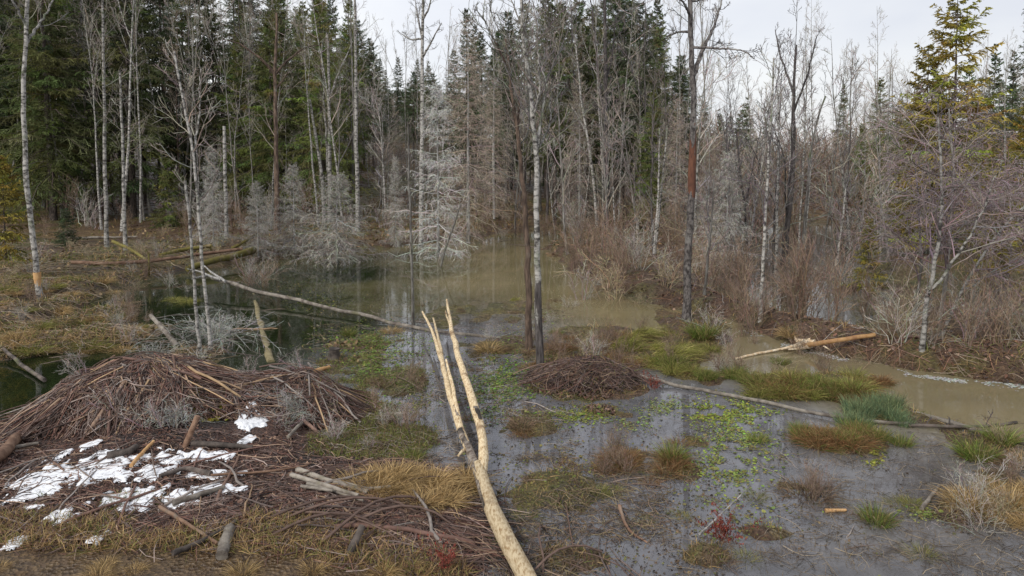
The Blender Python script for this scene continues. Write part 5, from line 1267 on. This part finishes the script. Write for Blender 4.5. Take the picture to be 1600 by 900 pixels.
for (k, u, v, s, w, lab) in [
    ('sedge', 1098, 527, 1.15, 1.1, 'lush green sedge tussock at the foot of the scaly dead tree'), ('flat', 1052, 524, .9, 1.1, 'yellow green drooping tussock left of the scaly tree foot'), ('flat', 1035, 555, 1.1, 1.2, 'yellow flattened tussock below the channel bend'),
    ('sedge', 1051, 576, .95, 1.1, 'dense green tussock behind the half sunken log'), ('sedge', 1148, 588, .75, 1.1, 'round green tussock left of the long grassy island'), ('sedge', 1219, 570, .6, 1.0, 'small green tussock below the white chewed log end'),
    ('flat', 960, 542, .7, 1.2, 'pale flattened sedge on the islet edge by the brown channel'), ('sedge', 870, 522, .55, 1.0, 'small green tuft right of the paired trunks'), ('olive', 985, 545, .8, 1.1, 'olive tuft in the middle of the sedge islet'),
    ('sedge', 1408, 696, .75, .9, 'upright green tussock at the right end of the rusty island'), ('sedge', 1525, 715, .95, 1.2, 'broad green tussock near the right edge'), ('sedge', 1370, 818, .8, 1.0, 'lone feathery tussock reflected in the near right water'),
    ('sedge', 1185, 690, .6, 1.0, 'small green tuft beside the duckweed sheet'), ('sedge', 1050, 715, .8, 1.1, 'green tuft in the brown reed islet'), ('sedge', 545, 525, .75, .8, 'upright green rush tuft on the mossy mat in the pond'),
    ('sedge', 645, 718, .6, 1.2, 'fresh green tuft behind the straw grass'), ('straw', 612, 520, .7, 1.2, 'pale straw tuft in the shallow by the slim pole'), ('straw', 765, 548, .8, 1.4, 'straw tuft mound right of the peeled limbs'),
    ('flat', 800, 470, .6, 1.0, 'yellow moss tuft on the debris bar'), ('sedge', 1565, 690, .9, 1.1, 'green tussock at the right edge behind straw stems'), ('straw', 1580, 790, 1.0, 1.2, 'tangled straw tussock at the right edge'),
    ('brown', 1265, 775, 1.1, 1.3, 'brown withered tussock in the near right water'), ('rust', 880, 545, .7, 1.2, 'rusty withered clump right of the paired trunks'), ('brown', 815, 665, .8, 1.3, 'brown tuft islet right of the peeled trunk')]:
    tuft(k, u, v, s * (.78 if v < 600 else .68), lab, None, w)
def scatter(kind, n, ur, vr, sr, where, wide=1.0, cond=None):
    for i in range(n):
        u = rs.uniform(*ur); v = rs.uniform(*vr)
        if cond and not cond(u, v): continue
        tuft(kind, u, v, rs.uniform(*sr), f'{TTXT[kind]} tuft {where}', f'{TTXT[kind]} {where}', wide)
scatter('olive', 14, (1170, 1400), (588, 622), (.45, .65), 'on the long grassy island at right')
scatter('rust', 12, (1180, 1400), (592, 624), (.4, .6), 'on the long grassy island at right')
scatter('sedge', 8, (1170, 1330), (595, 622), (.45, .6), 'on the long grassy island at right')
scatter('blue', 12, (1315, 1425), (630, 668), (.5, .65), 'in the pale patch of the grassy island')
scatter('rust', 9, (1245, 1390), (675, 705), (.45, .6), 'on the rusty island before the grey log')
scatter('sedge', 7, (1250, 1380), (668, 690), (.4, .6), 'on the rusty island before the grey log')
scatter('flat', 7, (930, 1110), (525, 575), (.5, .8), 'on the sedge islet below the channel')
scatter('rust', 10, (850, 1000), (520, 575), (.35, .55), 'on the islet around the paired trunks')
scatter('olive', 7, (1000, 1110), (535, 590), (.4, .65), 'on the sedge islet below the channel')
scatter('rust', 9, (940, 1080), (695, 745), (.3, .5), 'on the brown reed islet in the near water')
scatter('straw', 22, (560, 740), (738, 790), (.35, .6), 'in the straw bed left of the peeled trunk', 1.2)
scatter('straw', 8, (0, 760), (880, 905), (.18, .3), 'along the near edge of the bank', 1.3)
scatter('straw', 24, (0, 260), (440, 555), (.3, .6), 'on the far left bank', 1.4)
scatter('olive', 14, (0, 300), (430, 550), (.3, .5), 'on the far left bank', 1.4)
scatter('brown', 18, (480, 680), (590, 720), (.25, .5), 'in the weedy shallows behind the lodge', 1.2)
scatter('brown', 16, (780, 1100), (640, 870), (.2, .42), 'in the near shallows right of the trunk', 1.3)
scatter('brown', 12, (1100, 1600), (700, 890), (.2, .4), 'in the right hand shallows', 1.3)
scatter('straw', 8, (1500, 1620), (720, 850), (.4, .7), 'in the tangle at the right edge', 1.0)
scatter('brown', 14, (640, 900), (470, 580), (.25, .5), 'on the debris in the middle pond', 1.2)
scatter('straw', 14, (880, 1600), (460, 590), (.4, .8), 'on the red brown bank', 1.2, lambda u, v: sdist(LAND[2], np.array([at_z(u, v)[0]]), np.array([at_z(u, v)[1]]))[0] > .2)
scatter('rust', 9, (780, 1100), (640, 800), (.18, .34), 'dotted over the near shallows', 1.2)
scatter('olive', 9, (780, 1120), (640, 880), (.18, .32), 'dotted over the near shallows', 1.2)
scatter('brown', 10, (1100, 1480), (720, 890), (.2, .36), 'poking from the near right water', 1.3)
scatter('olive', 8, (1120, 1500), (720, 890), (.16, .3), 'poking from the near right water', 1.2)
scatter('sedge', 5, (1080, 1180), (580, 600), (.35, .5), 'along the grey log before the channel', 1.1)
scatter('rust', 7, (700, 860), (520, 660), (.2, .4), 'around the peeled limbs', 1.2)
# red leaved bushes
for k, (u, v, s, lab) in enumerate([(1132, 850, .42, 'small red leaved bush in the near right water'), (690, 893, .3, 'red leaved clump at the bottom edge left of the trunk'), (1020, 610, .3, 'tiny russet bush right of the twig heap')]):
    rng = np.random.default_rng(80 + k); g1 = shrub(90 + k, 1.0, 9, .6, (.22, .12, .09), n2=5, n3=3, tw=.008); p = hit(u, v)
    e = thing('red_bush', lab, 'bush', (p[0], p[1], max(p[2], -.02)), sc=(s, s, s)); link('twigs', g1.mesh('twigs', M_TWIG), e)
    V = np.concatenate([a for a in g1.V]); V = V[V[:, 2] > .12]; V = V[rng.choice(len(V), 900)]
    g = G(); g.discs(V + rng.normal(0, .02, V.shape), np.full(len(V), .02), cvar(rng, (.19, .045, .032), len(V)), .9, rng); link('leaves', g.mesh('leaves', M_LITTER, False), e)
# young green weeds by the mud
# ------------------------------------------------------------------ uncountable cover
rt = np.random.default_rng(77)
def pts_px(n, ur, vr, z=0.0):
    u = rt.uniform(*ur, n); v = rt.uniform(*vr, n)
    a = (u - 800) / F_PX; b = -(v - PV) / F_PX; dy = cp + b * sp_; dz = -sp_ + b * cp; t = (z - CAM_Z) / dz
    return a * t, dy * t
def stuff(name, g, lab, cat, mat, smooth=False):
    return setp(link(name, g.mesh(name, mat, smooth)), lab, cat, kind='stuff')
# floating leaves
g = G()
for (u, v, ru, rv, n, c) in [(a_, b_, c_, d_, int(e_ * 3.2), f_) for (a_, b_, c_, d_, e_, f_) in [(1110, 645, 38, 14, 500, (.26, .31, .045)), (1160, 640, 50, 22, 500, (.27, .33, .06)), (1150, 690, 60, 50, 800, (.25, .32, .07)), (1140, 730, 50, 30, 350, (.26, .32, .07)), (1040, 635, 30, 14, 140, (.25, .30, .10)),
                             (900, 650, 60, 14, 420, (.22, .26, .05)), (985, 655, 40, 20, 200, (.24, .30, .10)), (790, 590, 60, 40, 1300, (.16, .26, .045)), (760, 640, 40, 30, 260, (.17, .24, .08)), (590, 560, 40, 50, 1200, (.17, .25, .05)), (560, 540, 70, 30, 900, (.16, .22, .04)),
                             (640, 540, 40, 30, 260, (.17, .24, .06)), (500, 475, 60, 14, 400, (.13, .15, .03)), (650, 630, 30, 60, 200, (.17, .22, .06)), (830, 520, 60, 30, 300, (.18, .22, .05)), (1365, 715, 16, 14, 120, (.30, .30, .05)), (1450, 800, 30, 12, 140, (.24, .27, .07)), (470, 450, 90, 20, 260, (.13, .14, .04)), (880, 730, 120, 40, 200, (.22, .22, .06)), (1150, 800, 80, 40, 120, (.24, .28, .08))]]:
    uu = u + rt.normal(0, ru * .55, n); vv = v + rt.normal(0, rv * .55, n)
    P = np.array([at_z(a, b)[:2] for a, b in zip(uu, vv)]); h = height(P[:, 0], P[:, 1])
    k = (h < .12) & (fbm(P[:, 0] * 2.6, P[:, 1] * 2.6, 91) * .6 + fbm(P[:, 0] * 8, P[:, 1] * 8, 93) * .4 > .43)
    P = P[k]; h = h[k]; m = len(P)
    g.discs(np.stack([P[:, 0], P[:, 1], np.maximum(h, 0) + .008 + rt.uniform(0, .01, m)], -1), np.exp(rt.normal(-4.25, .4, m)).clip(.006, .03), np.where(rt.uniform(0, 1, (m, 1)) < .2, cvar(rt, (.20, .17, .06), m, .3), cvar(rt, np.array(c) * .72, m, .35, .12)), .2, rt)
stuff('floating_leaves', g, 'yellow green floating leaves drifting in sheets on the shallows', 'water plants', M_LITTER)
# leaf litter and bark chips on land
def litter(n, ur, vr, cols, size, cond=lambda x, y, h: h > .01, dz=.01):
    x, y = pts_px(n, ur, vr, .1); h = surf(x, y); k = cond(x, y, h); x, y, h = x[k], y[k], h[k]; m = len(x)
    g.discs(np.stack([x, y, np.maximum(h, 0) + dz], -1), rt.uniform(*size, m), np.array(cols)[rt.integers(0, len(cols), m)] * (1 + rt.normal(0, .3, (m, 1))).clip(.3, 2), .5, rt)
RED = [(.19, .10, .07), (.13, .075, .055), (.27, .18, .13), (.09, .06, .05), (.16, .105, .085), (.07, .055, .05)]
g = G()
inb = lambda x, y, h: (sdist(LAND[2], x, y) > -.25) & (h > -.03)
litter(9000, (850, 1640), (385, 605), RED, (.015, .05), inb)
litter(9000, (0, 760), (690, 900), [(.14, .075, .055), (.10, .06, .05), (.20, .12, .09), (.06, .05, .05), (.26, .17, .12)], (.010, .026))
litter(5000, (760, 960), (560, 640), RED, (.012, .035))
litter(6000, (0, 560), (350, 560), [(.20, .13, .07), (.14, .09, .05), (.26, .19, .10), (.16, .15, .05)], (.03, .07))
litter(5000, (480, 1400), (335, 400), [(.20, .13, .07), (.14, .09, .05), (.24, .15, .09)], (.04, .10))
litter(1400, (690, 800), (720, 830), RED, (.012, .03))
FLO = [(.10, .07, .05), (.16, .11, .07), (.06, .05, .045), (.20, .15, .08), (.12, .12, .05)]
litter(2600, (770, 1130), (560, 900), FLO, (.008, .022), lambda x, y, h: (h < .02) & (fbm(x * .9, y * .9, 101) + .35 * fbm(x * 4, y * 4, 103) > .70), .004)
litter(1600, (1050, 1620), (640, 900), FLO, (.008, .022), lambda x, y, h: (h < .02) & (fbm(x * .9, y * .9, 105) + .35 * fbm(x * 4, y * 4, 107) > .73), .004)
litter(4000, (480, 900), (460, 720), FLO, (.010, .026), lambda x, y, h: (h < .02) & (fbm(x * .9, y * .9, 109) + .35 * fbm(x * 4, y * 4, 111) > .68), .004)
stuff('leaf_litter', g, 'fallen brown leaves and bark chips strewn over the banks', 'leaf litter', M_LITTER)
# fine twigs
g = G()
def twigs(n, ur, vr, Lr, wr, cols, cond=lambda x, y: surf(x, y) > -.02, lift=.03):
    x, y = pts_px(n, ur, vr, .1); k = cond(x, y); x, y = x[k], y[k]
    P, w, c = mini(len(x), lambda n_: (x, y), surf, Lr, cols, rt, wr, lift=lift); g.tubes(P, w, 3, col=c)
twigs(3000, (-20, 750), (700, 880), (.12, .7), (.006, .016), BRN)
twigs(900, (0, 760), (840, 905), (.15, .8), (.006, .016), BRN)
twigs(900, (480, 760), (780, 870), (.5, 1.3), (.008, .018), BRN)
twigs(2200, (770, 1050), (700, 900), (.1, .5), (.005, .012), [(.10, .08, .06), (.16, .11, .08), (.07, .06, .055), (.2, .16, .09)], lambda x, y: fbm(x * .8, y * .8, 17) > .48)
twigs(1600, (1050, 1620), (640, 900), (.1, .5), (.004, .010), [(.14, .11, .08), (.2, .16, .11), (.09, .075, .065)], lambda x, y: fbm(x * .8, y * .8, 19) > .52)
twigs(2400, (480, 900), (470, 720), (.1, .6), (.005, .014), [(.14, .10, .075), (.2, .15, .10), (.24, .21, .18), (.09, .07, .055)], lambda x, y: fbm(x * .8, y * .8, 23) > .46)
twigs(3000, (860, 1640), (390, 605), (.2, .8), (.006, .018), [(.22, .12, .08), (.16, .10, .07), (.3, .24, .18)], lambda x, y: inb(x, y, height(x, y)))
twigs(3400, (0, 480), (390, 560), (.2, 1.0), (.008, .02), [(.24, .17, .11), (.3, .25, .19), (.16, .12, .09)], lift=.12)
stuff('twig_litter', g, 'fine dead twigs scattered over mud, shallows and banks', 'twigs', M_TWIG)
# short grass and moss blades
g = G()
def sward(n, ur, vr, L, cols, cond=lambda x, y, h: h > .0, bw=.008):
    x, y = pts_px(n, ur, vr, .1); h = surf(x, y); k = cond(x, y, h); x, y, h = x[k], y[k], np.maximum(h[k], -.04); m = len(x)
    az = rt.uniform(0, 6.28, m); l = L * rt.uniform(.4, 1.2, m); o = rt.uniform(.2, 1.1, m)
    s = np.array([0, .5, 1.])[None]
    P = np.stack([x[:, None] + (np.cos(az) * o * l)[:, None] * s ** 1.4, y[:, None] + (np.sin(az) * o * l)[:, None] * s ** 1.4, h[:, None] - .01 + (l * np.clip(1.1 - o * .8, .2, 1))[:, None] * (s - .25 * s ** 2)], -1)
    c = np.array(cols)[rt.integers(0, len(cols), m)] * (1 + rt.normal(0, .25, (m, 1))).clip(.4, 1.7)
    g.blades(P, bw * np.array([1, .8, .2])[None] * np.ones((m, 1)), c, rng=rt)
STC = [(.44, .31, .15), (.33, .22, .10), (.24, .15, .08)]; GRC = [(.14, .16, .045), (.2, .2, .06), (.1, .12, .035)]
sward(8000, (-20, 760), (846, 912), .22, STC + [GRC[1]], lambda x, y, h: (h > .05) & (fbm(x * 1.1, y * 1.1, 51) + (to_px(x, y)[1] - 874) / 120 > .5))
sward(2600, (60, 260), (810, 890), .15, GRC, lambda x, y, h: fbm(x * 1.5, y * 1.5, 53) > .5)
sward(12000, (-20, 300), (415, 560), .35, STC + GRC, lambda x, y, h: (h > .0) & (fbm(x * .7, y * .7, 55) > .42), .016)
sward(15000, (480, 690), (510, 725), .15, GRC + [(.2, .24, .05), STC[2]], lambda x, y, h: (h > -.05) & (fbm(x * 1.4, y * 1.4, 57) > .45))
sward(5000, (820, 1130), (495, 620), .2, GRC + STC, lambda x, y, h: h > .02, .01)
sward(5000, (1160, 1600), (575, 720), .2, GRC + STC, lambda x, y, h: h > .02, .01)
sward(7000, (860, 1640), (400, 590), .3, STC + GRC[:2] + [(.2, .12, .08)], lambda x, y, h: (h > .08), .014)
sward(5000, (420, 920), (330, 380), .35, STC + GRC, lambda x, y, h: (h > .05), .03)
sward(4000, (0, 560), (345, 420), .35, STC + GRC, lambda x, y, h: (h > .05) & (fbm(x * .5, y * .5, 58) > .45), .03)
sward(7000, (760, 1130), (600, 890), .15, STC + GRC + [(.13, .09, .06)], lambda x, y, h: (h > -.02))
sward(4000, (1080, 1620), (650, 890), .15, STC + GRC + [(.13, .09, .06)], lambda x, y, h: (h > -.02))
sward(2600, (760, 1130), (600, 890), .22, [(.2, .15, .1), (.14, .1, .07), (.26, .2, .12)], lambda x, y, h: (fbm(x * 1.0, y * 1.0, 101) > .5), .007)
sward(1800, (1080, 1620), (660, 890), .22, [(.2, .15, .1), (.14, .1, .07), (.26, .2, .12)], lambda x, y, h: (fbm(x * 1.0, y * 1.0, 105) > .54), .007)
sward(3000, (480, 900), (470, 700), .24, [(.2, .15, .1), (.14, .1, .07), (.26, .2, .12), (.14, .15, .05)], lambda x, y, h: (fbm(x * 1.0, y * 1.0, 109) > .48), .008)
stuff('short_grass', g, 'short straw and green grass growing on banks and islets', 'grass', M_GRASS)
# foam and scum at the waterline of the right bank
g = G(); n = 2600
bank = np.array([at_z(u, v)[:2] for u, v in [(1060, 484), (1130, 500), (1180, 523), (1240, 543), (1330, 564), (1420, 584), (1500, 594), (1600, 600), (1680, 603)]])
t = rt.uniform(0, 1, n) ** .6 * (len(bank) - 1.001); i = t.astype(int); f = (t - i)[:, None]; P = bank[i] * (1 - f) + bank[i + 1] * f
P[:, 1] -= np.abs(rt.normal(0, .10, n)) * (1 + 5 * sstep(6, 8, t)); P[:, 0] += rt.normal(0, .1, n)
h = height(P[:, 0], P[:, 1]); k = (h < 0.0) & (h > -.45) & (fbm(P[:, 0] * 1.3, P[:, 1] * 1.3, 67) > .5 - .12 * sstep(6, 8, t)); P = P[k]; m = len(P)
g.discs(np.stack([P[:, 0], P[:, 1], np.full(m, .005)], -1), rt.uniform(.008, .03, m), cvar(rt, (.42, .42, .40), m, .25), .02, rt)
n = 700; x, y = pts_px(n, (800, 1030), (425, 500)); k = fbm(x * .8, y * .8, 66) > .5; x, y = x[k], y[k]; m = len(x)
g.discs(np.stack([x, y, np.full(m, .005)], -1), rt.uniform(.006, .022, m), cvar(rt, (.42, .36, .22), m, .2), .02, rt)
stuff('foam', g, 'white foam flecks along the right hand waterline', 'foam', M_LITTER)
